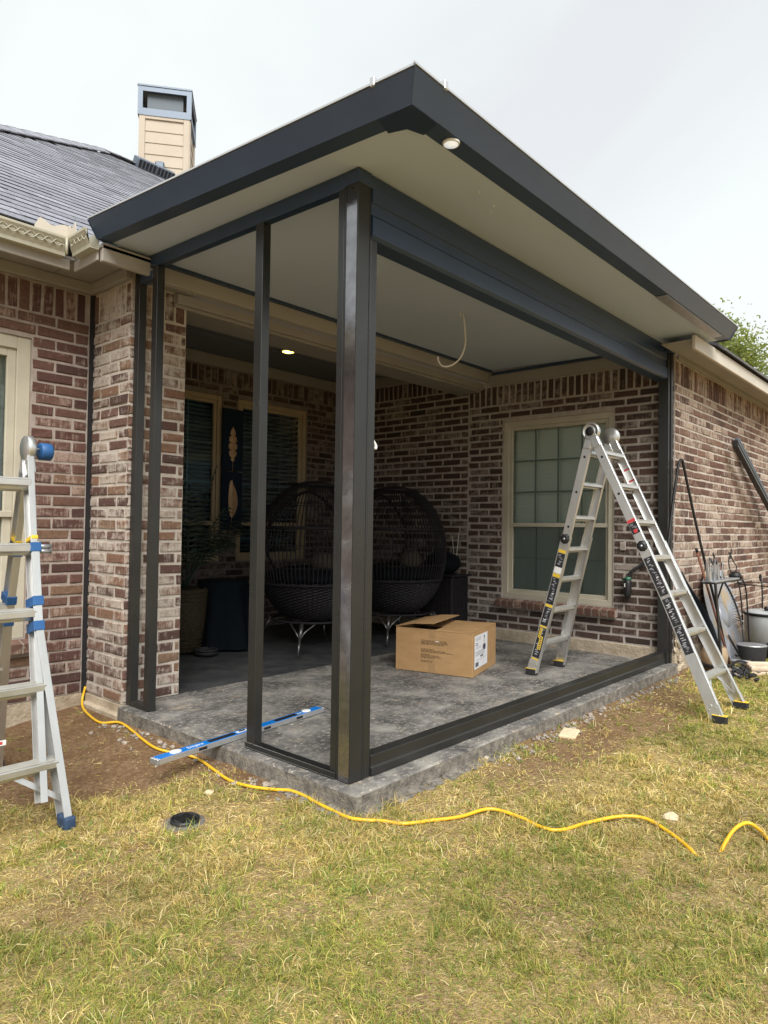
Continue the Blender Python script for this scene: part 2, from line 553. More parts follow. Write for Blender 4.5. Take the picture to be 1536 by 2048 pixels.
# concrete slab: grey with scattered pale debris and dust, darker under the old porch
m, nt, b = newmat('patio_concrete')
b.inputs['Roughness'].default_value = 0.82
b.inputs['Specular IOR Level'].default_value = 0.25
n1 = noise(nt, 3.0, 7, rough=0.62)
n2 = noise(nt, 24, 6, rough=0.65)
col = ramp(nt, n1, [(0.36, (0.062, 0.060, 0.058)), (0.5, (0.125, 0.118, 0.110)), (0.66, (0.25, 0.235, 0.21))])
col = mixc(nt, mathn(nt, 'MULTIPLY', ramp(nt, n2, [(0.5, 0.0), (0.7, 1.0)]), 0.7), col, (0.27, 0.255, 0.23))
fl = ramp(nt, noise(nt, 46, 6, (0.5, 1.25, 1), 0.75), [(0.57, 0.0), (0.62, 1.0)])
fl = mathn(nt, 'MULTIPLY', fl, ramp(nt, noise(nt, 4.5, 3, off=(3, 7, 0)), [(0.36, 0.25), (0.55, 1.0)]))
col = mixc(nt, mathn(nt, 'MULTIPLY', fl, 0.9), col, (0.62, 0.55, 0.44))
tan = ramp(nt, noise(nt, 5.5, 5, (0.8, 2.2, 1), off=(9, 1, 0)), [(0.60, 0.0), (0.74, 1.0)])
col = mixc(nt, mathn(nt, 'MULTIPLY', tan, 0.45), col, (0.36, 0.28, 0.19))
dust = ramp(nt, noise(nt, 7, 6, off=(2, 2, 5)), [(0.55, 0.0), (0.78, 1.0)])
col = mixc(nt, mathn(nt, 'MULTIPLY', dust, 0.5), col, (0.40, 0.39, 0.36))
nt.links.new(col, b.inputs['Base Color'])
bump(nt, b, mathn(nt, 'ADD', noise(nt, 40, 6), mathn(nt, 'MULTIPLY', fl, 0.5)), 0.5, 0.008)
M['concrete'] = m
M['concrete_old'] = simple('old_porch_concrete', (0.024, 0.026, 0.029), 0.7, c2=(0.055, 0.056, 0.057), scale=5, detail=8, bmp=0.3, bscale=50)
M['concrete_side'] = simple('slab_edge_concrete', (0.115, 0.104, 0.09), 0.95, c2=(0.25, 0.225, 0.19), scale=20, detail=9, bmp=0.9, bscale=70, spec=0.1)
M['concrete_dust'] = simple('cut_metal_dust', (0.55, 0.53, 0.48), 0.9, c2=(0.34, 0.32, 0.29), scale=40)

# soil with thatch
m, nt, b = newmat('soil')
b.inputs['Roughness'].default_value = 1.0
b.inputs['Specular IOR Level'].default_value = 0.1
n1 = noise(nt, 2.3, 6, rough=0.6)
n2 = noise(nt, 45, 6, rough=0.7)
col = ramp(nt, n2, [(0.3, (0.17, 0.105, 0.055)), (0.5, (0.33, 0.225, 0.125)), (0.72, (0.48, 0.36, 0.22))])
th = noise(nt, 1, 5, (55, 140, 60), 0.6)
col = mixc(nt, mathn(nt, 'MULTIPLY', ramp(nt, n1, [(0.36, 0.0), (0.58, 1.0)]), ramp(nt, th, [(0.35, 0.3), (0.6, 0.85)])), col, (0.50, 0.38, 0.16))
att = nd(nt, 'ShaderNodeAttribute', attribute_name='bare')
red = ramp(nt, n2, [(0.28, (0.13, 0.075, 0.040)), (0.5, (0.255, 0.16, 0.09)), (0.75, (0.42, 0.295, 0.18))])
red = mixc(nt, mathn(nt, 'MULTIPLY', ramp(nt, noise(nt, 6, 5), [(0.45, 0.0), (0.65, 1.0)]), 0.5), red, (0.15, 0.08, 0.04))
col = mixc(nt, att.outputs['Fac'], col, red)
nt.links.new(col, b.inputs['Base Color'])
bump(nt, b, mathn(nt, 'ADD', n2, noise(nt, 120, 4)), 0.9, 0.02)
M['soil'] = m

# grass blades: colour per blade
m, nt, b = newmat('grass_blade')
b.inputs['Roughness'].default_value = 0.7
b.inputs['Specular IOR Level'].default_value = 0.25
at = nd(nt, 'ShaderNodeAttribute', attribute_name='blade')
nt.links.new(at.outputs['Color'], b.inputs['Base Color'])
tl = nd(nt, 'ShaderNodeBsdfTranslucent')
nt.links.new(at.outputs['Color'], tl.inputs[0])
mx = nd(nt, 'ShaderNodeMixShader'); mx.inputs[0].default_value = 0.3
nt.links.new(b.outputs[0], mx.inputs[1]); nt.links.new(tl.outputs[0], mx.inputs[2])
nt.links.new(mx.outputs[0], nt.nodes['Material Output'].inputs[0])
M['grass'] = m

m, nt, b = newmat('tree_leaf')
b.inputs['Roughness'].default_value = 0.6
r = piece_random(nt)
col = ramp(nt, r, [(0.0, (0.14, 0.18, 0.05)), (0.5, (0.21, 0.25, 0.075)), (1.0, (0.28, 0.30, 0.11))])
nt.links.new(col, b.inputs['Base Color'])
tl = nd(nt, 'ShaderNodeBsdfTranslucent')
nt.links.new(mixc(nt, 1.0, col, (1.6, 1.6, 1.0), 'MULTIPLY'), tl.inputs[0])
mx = nd(nt, 'ShaderNodeMixShader'); mx.inputs[0].default_value = 0.5
nt.links.new(b.outputs[0], mx.inputs[1]); nt.links.new(tl.outputs[0], mx.inputs[2])
nt.links.new(mx.outputs[0], nt.nodes['Material Output'].inputs[0])
M['leaf'] = m

# ------------------------------------------------------------------ the ground
def bare_mask(x, y):
    x = np.asarray(x, float); y = np.asarray(y, float)
    w = 0.30 * (fnoise(x * 3.1 + 7, y * 3.1) - 0.5)
    d = ((x + 0.40 + w) / 0.58) ** 2 + ((y - 1.78 + w) / 0.90) ** 2      # the dug strip beside the slab
    m_ = sstep(1.25, 0.75, d)
    m_ = np.maximum(m_, sstep(-0.45, -0.12, x + w * 0.3) * sstep(-0.05, 0.5, y))
    m_ = np.maximum(m_, sstep(2.1, 2.5, y))
    d2 = ((x + 1.20 + w) / 0.22) ** 2 + ((y - 0.10 + w) / 0.13) ** 2
    m_ = np.maximum(m_, 0.55 * sstep(1.2, 0.5, d2))
    d4 = ((x + 0.95 + w) / 0.35) ** 2 + ((y - 0.22 + w) / 0.14) ** 2
    m_ = np.maximum(m_, 0.35 * sstep(1.2, 0.5, d4))
    e = -0.10 - y                                                            # beside the long slab edge
    m_ = np.maximum(m_, 0.85 * sstep(0.42, 0.02, e + w) * sstep(0.55, 1.5, x))
    d3 = ((x - 2.1 + w) / 1.5) ** 2 + ((y + 0.36 + w) / 0.30) ** 2
    m_ = np.maximum(m_, 0.90 * sstep(1.35, 0.35, d3))
    return m_


xs = np.concatenate([[-600, -200, -60, -20, -10, -7], np.arange(-5, 8.01, 0.055), [9, 11, 15, 25, 60, 200, 600]])
ys = np.concatenate([[-600, -200, -60, -20, -9, -6], np.arange(-4.5, 3.0, 0.055), [3.5, 5, 9, 20, 60, 200, 600]])
GX, GY = np.meshgrid(xs, ys, indexing='ij')
GZ = gz(GX, GY)
nx, ny = GX.shape
verts = np.stack([GX, GY, GZ], -1).reshape(-1, 3)
ii = np.arange(nx * ny).reshape(nx, ny)
quads = np.stack([ii[:-1, :-1], ii[1:, :-1], ii[1:, 1:], ii[:-1, 1:]], -1).reshape(-1, 4)
me = bpy.data.meshes.new('ground')
me.from_pydata(verts.tolist(), [], quads.tolist())
at_ = me.attributes.new('bare', 'FLOAT', 'POINT')
at_.data.foreach_set('value', bare_mask(verts[:, 0], verts[:, 1]).astype(np.float32))
me.materials.append(M['soil'])
me.polygons.foreach_set('use_smooth', [True] * len(me.polygons))
ground = bpy.data.objects.new('ground', me)
COL.objects.link(ground)
ground['kind'] = 'structure'
ground['label'] = 'brown soil and thatch under the dry lawn'

# patio slab
mb = MB()
SL = [(-0.07, -0.11), (4.10, -0.085), (4.125, -0.085), (4.125, 2.06), (0.40, 2.055), (-0.065, 2.03)]
n = len(SL)
top = [(x, y, 0.0) for x, y in SL]
ins = [(x + (0.008 if x < 0 else 0), y + (0.008 if y < 0 else 0), 0.0) for x, y in SL]
lip = [(x, y, -0.010) for x, y in SL]
bot = [(x - (0.012 if x < 0 else 0), y - (0.012 if y < 0 else 0), -0.35) for x, y in SL]
mb.add(ins, [tuple(range(n))], M['concrete'])
mb.add(ins + lip, [(i, i + n, (i + 1) % n + n, (i + 1) % n) for i in range(n)], M['concrete'])
mb.add(lip + bot, [(i, i + n, (i + 1) % n + n, (i + 1) % n) for i in range(n)], M['concrete_side'])
slab = mb.build('patio_slab')
slab['kind'] = 'structure'
slab['label'] = 'grey concrete patio slab with a raised rough edge'
mb = MB()
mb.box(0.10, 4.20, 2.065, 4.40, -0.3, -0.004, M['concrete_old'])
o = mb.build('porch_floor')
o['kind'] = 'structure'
# concrete spill along the slab foot
mb = MB()
random.seed(3)
for k in range(60):
    t = k / 59
    if k < 42:
        x, y = -0.02 + 1.25 * t / 0.71, -0.125
    else:
        x, y = -0.09, -0.08 + (k - 42) * 0.03
    mb.blob((x + random.uniform(-.02, .02), y + random.uniform(-.03, .01), float(gz(x, y)) + 0.0), random.uniform(.025, .055), random.uniform(.02, .04), random.uniform(.008, .016), M['concrete_side'], 7, 5, 0.25)
o = mb.build('concrete_spill')
o['kind'] = 'structure'

# ------------------------------------------------------------------ the house
house = thing('brick_house', 'brown brick house with beige trim behind the patio cover', 'house', (0, 0, 0))
XW, YF, YB = 4.132, -0.047, 4.27
ALLB = []      # every brick: (area px, wall object, frame, u0,u1,z0,z1,mat,jit)


def project(P):
    q = ROWS @ (np.array(P, float) - CAM)
    if q[2] < 0.2:
        return None
    return 768 + FPX * q[0] / q[2], 1024 + FPX * q[1] / q[2]


JT = 0.0165


def lay(wall, org, u, nrm, rect, holes, z0, zs, zt, mat, phase=0.0, L=0.254, soldier=0.0755, base_off=0):
    """running bond from z0 to zs, a soldier course from zs to zt"""
    org, u, nrm = (np.array(a, float) for a in (org, u, nrm))
    u0, u1 = rect
    out = []

    def emit(a, b_, c, d):
        for hu0, hu1, hz0, hz1 in holes:
            if c < hz1 - 0.012 and d > hz0 + 0.012 and a < hu1 and b_ > hu0:
                if a < hu0 - 0.03:
                    emit(a, hu0, c, d) if hu0 - a > 0.03 else None
                if b_ > hu1 + 0.03:
                    emit(hu1, b_, c, d) if b_ - hu1 > 0.03 else None
                return
        if b_ - a < 0.035 or d - c < 0.03:
            return
        out.append((a, b_, c, d))
    nc = max(1, round((zs - z0) / 0.0765))
    h = (zs - z0) / nc
    for i in range(nc):
        c, d = z0 + i * h, z0 + (i + 1) * h
        x = u0 - (L * (0.5 * ((i + base_off) % 2)) + phase) % L
        while x < u1:
            a, b_ = max(x, u0), min(x + L, u1)
            emit(a, b_, c, d)
            x += L
    if zt > zs:
        x = u0
        while x < u1 - 0.02:
            emit(x, min(x + soldier, u1), zs, zt)
            x += soldier
    for a, b_, c, d in out:
        cen = org + u * (a + b_) / 2 + np.array([0, 0, (c + d) / 2])
        p = project(cen)
        area = 0.0
        if p and -20 < p[0] < 1556 and -20 < p[1] < 2068 and (CAM - cen) @ nrm > 0:
            qs = [project(org + u * k[0] + np.array([0, 0, k[1]])) for k in ((a, c), (b_, c), (b_, d), (a, d))]
            if all(qs):
                area = 0.5 * abs(sum(qs[i][0] * qs[(i + 1) % 4][1] - qs[(i + 1) % 4][0] * qs[i][1] for i in range(4)))
        ALLB.append((area, wall, org, u, nrm, a, b_, c, d, mat))


def brick_verts(hw, hh, jit, rnd):
    """local brick: x along wall, y up, z out of the wall; back at z=-0.004, face at z~0.011"""
    j = lambda s=1.0: rnd.uniform(-jit, jit) * s
    b_, c = 0.0040, 0.0028
    vv = []
    for sx, sy in ((-1, -1), (1, -1), (1, 1), (-1, 1)):
        vv.append((sx * (hw + j()), sy * (hh + j()), -0.006))
    for sx, sy in ((-1, -1), (1, -1), (1, 1), (-1, 1)):
        vv.append((sx * (hw + j()), sy * (hh + j()), c + j()))
    for sx, sy in ((-1, -1), (1, -1), (1, 1), (-1, 1)):
        vv.append((sx * (hw - b_ - abs(j())), sy * (hh - b_ - abs(j())), c + 0.0030 + j(0.8)))
    ff = [(8, 9, 10, 11)]
    for k in range(4):
        k2 = (k + 1) % 4
        ff += [(k, k2, k2 + 4, k + 4), (k + 4, k2 + 4, k2 + 8, k + 8)]
    return vv, ff


def wall_slab(name, org, u, nrm, u0, u1, z0, z1, holes, mat, thick=0.11, parent=house):
    """mortar backing with openings cut out"""
    org, u, nrm = (np.array(a, float) for a in (org, u, nrm))
    us = sorted({u0, u1, *[min(max(h, u0), u1) for H in holes for h in H[:2]]})
    zz = sorted({z0, z1, *[min(max(h, z0), z1) for H in holes for h in H[2:]]})
    mb = MB()
    Z = np.array([0, 0, 1.0])
    for a, b_ in zip(us[:-1], us[1:]):
        for c, d in zip(zz[:-1], zz[1:]):
            if any(a >= H[0] - 1e-6 and b_ <= H[1] + 1e-6 and c >= H[2] - 1e-6 and d <= H[3] + 1e-6 for H in holes):
                continue
            mb.obox(org + u * (a + b_) / 2 + Z * (c + d) / 2 - nrm * thick / 2, u * (b_ - a) / 2, nrm * thick / 2, Z * (d - c) / 2, mat)
    return mb.build(name, parent)


# left wall (window at its left), y = 2.58
ZL, ZLT = 2.585, 2.795
YL = 2.58
WL = (-1.72, -0.44, 0.42, 2.41)
w = wall_slab('left_wall', (0, YL, 0), (1, 0, 0), (0, -1, 0), -3.4, 0.0, 0.0, 2.95, [WL], M['mortar'])
lay(w, (0, YL, 0), (1, 0, 0), (0, -1, 0), (-3.4, -0.055), [(WL[0], WL[1], WL[2] - 0.085, WL[3])], 0.0, ZL, ZLT, M['brick_left'], 0.06)
mb = MB(); mb.box(-3.4, -0.02, YL - 0.012, YL + 0.09, -0.4, -0.004, M['foundation']); mb.build('foundation', house)
mb = MB(); mb.box(-0.052, -0.022, YL - 0.02, YL + 0.02, -0.06, 2.80, M['groove']); mb.build('expansion_joint', house)

# pillar
PX0, PX1, PY = -0.02, 0.395, 2.06
w = wall_slab('pillar', (PX0, 0, 0), (0, -1, 0), (-1, 0, 0), -YL, -PY - 0.004, 0.0, 2.95, [], M['mortar_light'], 0.2)
lay(w, (PX0, 0, 0), (0, -1, 0), (-1, 0, 0), (-YL + 0.004, -PY + 0.015), [], 0.0, ZL, ZLT, M['brick_pillar'], 0.0)
w = wall_slab('pillar', (0, PY, 0), (1, 0, 0), (0, -1, 0), PX0 + 0.001, PX1, 0.0, 2.95, [], M['mortar_light'], 0.16)
lay(w, (0, PY, 0), (1, 0, 0), (0, -1, 0), (PX0 - 0.012, PX1 + 0.006), [], 0.0, ZL, ZLT, M['brick_pillar'], 0.127, soldier=0.084)
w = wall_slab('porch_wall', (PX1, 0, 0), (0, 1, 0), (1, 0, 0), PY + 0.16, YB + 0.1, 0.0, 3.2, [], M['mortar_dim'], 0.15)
mb = MB(); mb.box(PX0 - 0.014, PX1, PY - 0.012, YL - 0.022, -0.4, -0.005, M['foundation']); mb.build('foundation', house)
mb = MB(); mb.box(PX0 - 0.045, 0.02, PY - 0.05, YL - 0.03, -0.4, -0.055, M['foundation']); mb.build('footing', house, 0.01)

# window wall, x = 4.132
WW = (0.525, 1.76, 0.452, 2.342)
ZS, ZT = 2.53, 2.75
w = wall_slab('side_wall', (XW, 0, 0), (0, 1, 0), (-1, 0, 0), YF + 0.004, YB + 0.1, -0.3, 3.2, [WW], M['mortar_grey'], 0.11)
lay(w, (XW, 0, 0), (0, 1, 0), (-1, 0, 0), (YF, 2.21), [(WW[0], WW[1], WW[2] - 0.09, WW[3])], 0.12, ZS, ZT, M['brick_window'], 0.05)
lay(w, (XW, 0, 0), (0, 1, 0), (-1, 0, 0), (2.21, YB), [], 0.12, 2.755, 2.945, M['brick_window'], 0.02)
mb = MB(); mb.box(XW - 0.016, XW + 0.06, YF + 0.02, 2.06, -0.3, 0.115, M['foundation'])
mb.box(XW - 0.016, XW + 0.06, 2.064, YB, -0.3, 0.115, M['foundation']); mb.build('foundation', house, 0.006)

# back wall of the porch, y = 4.27
WB = [(1.16, 2.27, 0.78, 2.635), (2.49, 3.545, 0.78, 2.635)]
w = wall_slab('back_wall', (0, YB, 0), (1, 0, 0), (0, -1, 0), PX1, XW, -0.1, 3.2, WB, M['mortar_dim'], 0.11)
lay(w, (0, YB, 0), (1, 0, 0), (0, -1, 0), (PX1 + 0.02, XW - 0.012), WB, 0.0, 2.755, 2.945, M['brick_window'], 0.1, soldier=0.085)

# right wall, y = -0.047
w = wall_slab('right_wall', (0, YF, 0), (1, 0, 0), (0, -1, 0), XW + 0.002, 10.5, -0.25, 2.95, [], M['mortar_light'], 0.11)
lay(w, (0, YF, 0), (1, 0, 0), (0, -1, 0), (XW - 0.005, 10.5), [], 0.10, ZS, ZT, M['brick_right'], 0.127, soldier=0.0755)
mb = MB(); mb.box(XW - 0.02, 10.5, YF - 0.02, YF + 0.05, -0.3, 0.095, M['foundation']); mb.build('foundation', house, 0.006)
mb = MB()
random.seed(21)
for k in range(16):
    mb.blob((XW + 0.04 + random.uniform(-.05, .06), YF - 0.02 + random.uniform(-.02, .01), random.uniform(-.06, .3)), random.uniform(.02, .05), random.uniform(.012, .025), random.uniform(.02, .05), M['foundation'], 7, 5, 0.25)
mb.build('mortar_smear', house)

# the 300 bricks that show largest are parts, the rest are joined per wall
ALLB.sort(key=lambda t: -t[0])
rnd = random.Random(5)
proto = {}
NIND = 296
rest = {}
for idx, (area, wall, org, u, nrm, a, b_, c, d, mat) in enumerate(ALLB):
    jt = {'brick_dark_brown': 0.0225, 'brick_streaked': 0.018, 'brick_whitewashed': 0.020, 'brick_red_brown': 0.0175}[mat.name] + rnd.uniform(-.002, .003)
    hw, hh = (b_ - a - jt) / 2, (d - c - jt) / 2
    if hw < 0.008 or hh < 0.008:
        continue
    cen = org + u * (a + b_) / 2 + np.array([0, 0, (c + d) / 2]) + nrm * rnd.uniform(-0.0015, 0.0025)
    # local axes: x = along, y = up, z = out (keep right-handed)
    ex = u if np.dot(np.cross(u, (0, 0, 1)), nrm) > 0 else -u
    if idx < NIND:
        key = (round(hw, 4), round(hh, 4), mat.name, rnd.randrange(4))
        if key not in proto:
            vv, ff = brick_verts(hw, hh, 0.0034, rnd)
            pm = bpy.data.meshes.new('brick')
            pm.from_pydata(vv, [], ff)
            pm.materials.append(mat)
            proto[key] = pm
        o = bpy.data.objects.new('brick', proto[key])
        COL.objects.link(o)
        o.parent = wall
        mt = Matrix.Identity(4)
        for r_ in range(3):
            mt[r_][0] = float(ex[r_]); mt[r_][1] = (0, 0, 1)[r_]; mt[r_][2] = float(nrm[r_]); mt[r_][3] = float(cen[r_])
        o.matrix_local = mt
    else:
        vv, ff = brick_verts(hw, hh, 0.0034, rnd)
        mbr = rest.setdefault((wall.name, mat.name), (MB(), wall))[0]
        mbr.add([cen + ex * p[0] + np.array([0, 0, p[1]]) + nrm * p[2] for p in vv], ff, mat)
for (wn_, mn_), (mbr, wall) in rest.items():
    mbr.build('brick_courses', wall, kind='stuff')


# windows
def window(org, u, nrm, rect, cols, rows_up, rows_dn, rail, frame, blind, glass, slat_z, half_open=False, frame_w=0.05, screen=False, lower=None):
    org, u, nrm = (np.array(a, float) for a in (org, u, nrm))
    u0, u1, z0, z1 = rect
    Z = np.array([0, 0, 1.0])
    P = lambda a, z, o_: org + u * a + Z * z + nrm * o_

    def bx(mb, a0, a1, c0, c1, o0, o1, m_):
        mb.obox(P((a0 + a1) / 2, (c0 + c1) / 2, (o0 + o1) / 2), u * (a1 - a0) / 2, nrm * (o1 - o0) / 2, Z * (c1 - c0) / 2, m_)
    mb = MB()
    f = frame_w
    bx(mb, u0, u0 + f, z0, z1, -0.075, -0.012, frame); bx(mb, u1 - f, u1, z0, z1, -0.075, -0.012, frame)
    bx(mb, u0 + f, u1 - f, z1 - f, z1, -0.075, -0.012, frame); bx(mb, u0 + f, u1 - f, z0, z0 + f, -0.075, -0.012, frame)
    g = f * 0.62
    a0, a1, c0, c1 = u0 + f, u1 - f, z0 + f, z1 - f
    win = mb.build('window', house, 0.004)
    mb = MB()
    bx(mb, a0, a0 + g, rail, c1, -0.07, -0.03, frame); bx(mb, a1 - g, a1, rail, c1, -0.07, -0.03, frame)
    bx(mb, a0 + g, a1 - g, c1 - g, c1, -0.07, -0.03, frame); bx(mb, a0, a1, rail - 0.035, rail + 0.006, -0.07, -0.024, frame)
    mb.build('upper_sash', win, 0.003)
    mb = MB()
    bx(mb, a0, a0 + g, c0, rail - 0.035, -0.085, -0.045, frame); bx(mb, a1 - g, a1, c0, rail - 0.035, -0.085, -0.045, frame)
    bx(mb, a0 + g, a1 - g, c0, c0 + g, -0.085, -0.045, frame)
    mb.build('lower_sash', win, 0.003)
    for nm, (c_, d_), o_ in (('pane', (rail + 0.006, c1 - g), -0.055), ('pane', (c0 + g, rail - 0.035), -0.07)):
        mb = MB()
        bx(mb, a0 + g, a1 - g, c_, d_, o_ - 0.002, o_ + 0.002, glass)
        mb.build(nm, win)
    mb = MB()
    gg = M['blind'] if blind is M['blind'] else blind
    mcol = lower or frame
    for k in range(1, cols):
        x = a0 + g + (a1 - a0 - 2 * g) * k / cols
        bx(mb, x - 0.008, x + 0.008, rail + 0.006, c1 - g, -0.066, -0.060, mcol)
        if rows_dn:
            bx(mb, x - 0.008, x + 0.008, c0 + g, rail - 0.035, -0.082, -0.076, mcol)
    for k in range(1, rows_up):
        z = rail + (c1 - g - rail) * k / rows_up
        bx(mb, a0 + g, a1 - g, z - 0.008, z + 0.008, -0.0663, -0.0597, mcol)
    for k in range(1, rows_dn):
        z = rail - 0.03 - (rail - 0.03 - c0 - g) * k / rows_dn
        bx(mb, a0 + g, a1 - g, z - 0.008, z + 0.008, -0.0823, -0.0757, mcol)
    mb.build('muntins', win)
    # blind slats
    mb = MB()
    z = c1 - 0.02
    t = 0.9 if not half_open else 0.35
    while z > slat_z:
        cz = P((a0 + a1) / 2, z, -0.135)
        mb.obox(cz, u * (a1 - a0) / 2, nrm * 0.024 * math.cos(t * 1.4) + Z * 0.024 * math.sin(t * 1.4), (Z * math.cos(t * 1.4) - nrm * math.sin(t * 1.4)) * 0.0012, blind)
        z -= 0.046
    mb.build('blind', win, kind='stuff')
    if screen:
        mb = MB()
        bx(mb, a0 + g, a1 - g, c0 + g, rail - 0.035, -0.094, -0.0935, M['shade'])
        mb.build('insect_screen', win)
    mb = MB()
    bx(mb, u0 - 0.05, u1 + 0.05, z0 - 0.05, z1 + 0.05, -0.9, -0.85, M['room'])
    for e in ((u0 - 0.05, u0 - 0.02), (u1 + 0.02, u1 + 0.05)):
        bx(mb, e[0], e[1], z0 - 0.05, z1 + 0.05, -0.85, -0.115, M['room'])
    bx(mb, u0 - 0.02, u1 + 0.02, z1 + 0.02, z1 + 0.05, -0.85, -0.115, M['room'])
    bx(mb, u0 - 0.02, u1 + 0.02, z0 - 0.05, z0 - 0.02, -0.85, -0.115, M['room'])
    mb.build('room_lining', win)
    return win


M['muntin_green'] = simple('muntin_behind_glass', (0.22, 0.26, 0.24), 0.6)
wR = window((XW, 0, 0), (0, 1, 0), (-1, 0, 0), WW, 4, 3, 2, 1.25, M['window_frame'], M['blind'], M['glass'], 0.5, screen=True, lower=M['muntin_green'], frame_w=0.06)
wLf = window((0, YL, 0), (1, 0, 0), (0, -1, 0), WL, 4, 3, 2, 1.25, M['window_frame'], M['blind'], M['glass'], 0.5, screen=True, lower=M['muntin_green'], frame_w=0.085)
for wb in WB:
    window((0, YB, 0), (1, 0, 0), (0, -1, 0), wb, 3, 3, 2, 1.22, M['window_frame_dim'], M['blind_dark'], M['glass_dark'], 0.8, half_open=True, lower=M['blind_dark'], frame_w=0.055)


def rowlock(win, org, u, nrm, u0, u1, zt, mat, mort):
    org, u, nrm = (np.array(a, float) for a in (org, u, nrm))
    Z = np.array([0, 0, 1.0])
    n_ = round((u1 - u0) / 0.078)
    w_ = (u1 - u0) / n_
    mb = MB()
    Ym = (nrm * 0.055 - Z * 0.014); Zm = (Z * 0.034 + nrm * 0.006)
    mb.obox(org + u * (u0 + u1) / 2 + Z * (zt - 0.048) + nrm * 0.008, u * (u1 - u0) / 2, Ym * 0.93, Zm * 0.93, mort)
    mb.build('sill', win)
    for k in range(n_):
        mb = MB()
        mb.obox(org + u * (u0 + (k + .5) * w_) + Z * (zt - 0.044 + random.uniform(-.002, .002)) + nrm * 0.012, u * (w_ / 2 - 0.006), Ym, Zm, mat)
        mb.build('sill_brick', win, 0.004)


M['brick_sill'] = brick_mat('brick_sill', [RB, BR, (0.17, 0.08, 0.055), BR], (0.45, 0.35, 0.27), 0.56, 0.7, 0.3)
rowlock(wR, (XW, 0, 0), (0, 1, 0), (-1, 0, 0), WW[0] - 0.05, WW[1] + 0.05, WW[2] - 0.002, M['brick_sill'], M['mortar'])
rowlock(wLf, (0, YL, 0), (1, 0, 0), (0, -1, 0), WL[0] - 0.02, WL[1] + 0.05, WL[2] - 0.002, M['brick_sill'], M['mortar'])

# beam, friezes and porch ceiling
BX0 = PX1 + 0.004
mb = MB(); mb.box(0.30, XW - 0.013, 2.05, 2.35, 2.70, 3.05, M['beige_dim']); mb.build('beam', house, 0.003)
mb = MB(); mb.box(0.30, XW - 0.014, 2.015, 2.047, 2.72, 2.79, M['beige_dim']); mb.build('beam_trim', house, 0.006, segs=2)
mb = MB(); mb.box(0.02, XW - 0.016, 1.935, 2.012, 2.80, 2.915, M['beige']); mb.build('beam_frieze', house, 0.006, segs=2)
mb = MB(); mb.box(0.05, 0.40, 1.965, 2.045, 2.795, 2.93, M['beige_dim']); mb.build('pillar_cap', house, 0.004)
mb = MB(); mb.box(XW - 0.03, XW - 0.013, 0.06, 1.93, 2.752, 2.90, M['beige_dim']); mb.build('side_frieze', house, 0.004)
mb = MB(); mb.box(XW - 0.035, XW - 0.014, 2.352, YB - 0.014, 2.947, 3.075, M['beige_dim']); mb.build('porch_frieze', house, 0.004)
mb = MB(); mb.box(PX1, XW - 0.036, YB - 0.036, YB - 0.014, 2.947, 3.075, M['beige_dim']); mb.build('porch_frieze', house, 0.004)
y0 = 2.36
for k in range(3):
    mb = MB(); mb.box(PX1, XW - 0.005, y0 + k * 0.64, y0 + (k + 1) * 0.64 - 0.006, 3.08, 3.10, M['ceiling']); mb.build('ceiling_board', house, 0.003)
mb = MB(); mb.box(PX1, XW, 2.06, YB, 3.11, 3.16, M['ceiling']); mb.build('porch_ceiling', house)
# lit recessed light
LX, LY = 2.56, 3.50
mb = MB(); mb.lathe((LX, LY, 3.078), [(0.062, -0.004), (0.095, -0.006), (0.098, 0.0), (0.09, 0.004)], M['beige_dim'], 28)
lt = mb.build('recessed_light', house)
mb = MB(); mb.lathe((LX, LY, 3.07), [(0.0, -0.012), (0.035, -0.009), (0.062, 0.0)], M['bulb'], 24); mb.build('bulb', lt)

# left eave: frieze, soffit, gutter with scroll relief, splash guard
EX, EY = -0.42, 2.12
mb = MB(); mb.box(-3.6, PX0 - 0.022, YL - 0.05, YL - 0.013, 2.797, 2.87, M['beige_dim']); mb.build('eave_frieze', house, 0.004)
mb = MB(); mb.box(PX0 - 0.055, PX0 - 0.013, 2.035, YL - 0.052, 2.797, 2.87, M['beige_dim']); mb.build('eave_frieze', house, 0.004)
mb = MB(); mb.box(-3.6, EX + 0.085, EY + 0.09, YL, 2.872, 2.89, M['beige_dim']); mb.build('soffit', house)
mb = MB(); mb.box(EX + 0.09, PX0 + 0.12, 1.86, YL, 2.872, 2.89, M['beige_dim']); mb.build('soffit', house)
mb = MB(); mb.box(-3.6, EX + 0.055, EY + 0.085, EY + 0.10, 2.80, 2.868, M['beige']); mb.build('soffit_moulding', house, 0.004)
mb = MB(); mb.box(EX + 0.085, EX + 0.10, 1.90, EY + 0.10, 2.80, 2.868, M['beige']); mb.build('soffit_moulding', house, 0.004)
mb = MB(); mb.box(EX + 0.10, 0.045, 1.86, 1.895, 2.79, 2.905, M['beige']); mb.build('eave_return', house, 0.004)
GP = [(0.0, 0.0), (0.0, 0.018), (-0.012, 0.018), (-0.012, 0.03), (0.03, 0.112), (0.085, 0.125), (0.09, 0.118), (0.09, 0.0)]
GP = [(-0.004, 0.098), (-0.004, 0.112), (0.012, 0.112), (0.012, 0.102), (0.014, 0.06), (0.03, 0.022), (0.032, 0.0), (0.09, 0.0), (0.09, 0.11), (0.084, 0.11), (0.084, 0.006), (0.036, 0.006), (0.034, 0.024), (0.018, 0.062)]
gut = MB()
gut.prof((-3.6, EY, 2.86), (EX, EY, 2.86), GP, M['gutter'], (0, 1, 0), (0, 0, 1))
g1 = gut.build('gutter', house)
gut = MB()
gut.prof((EX, EY + 0.004, 2.86), (EX, 1.885, 2.86), GP, M['gutter'], (1, 0, 0), (0, 0, 1))
g2 = gut.build('gutter', house)
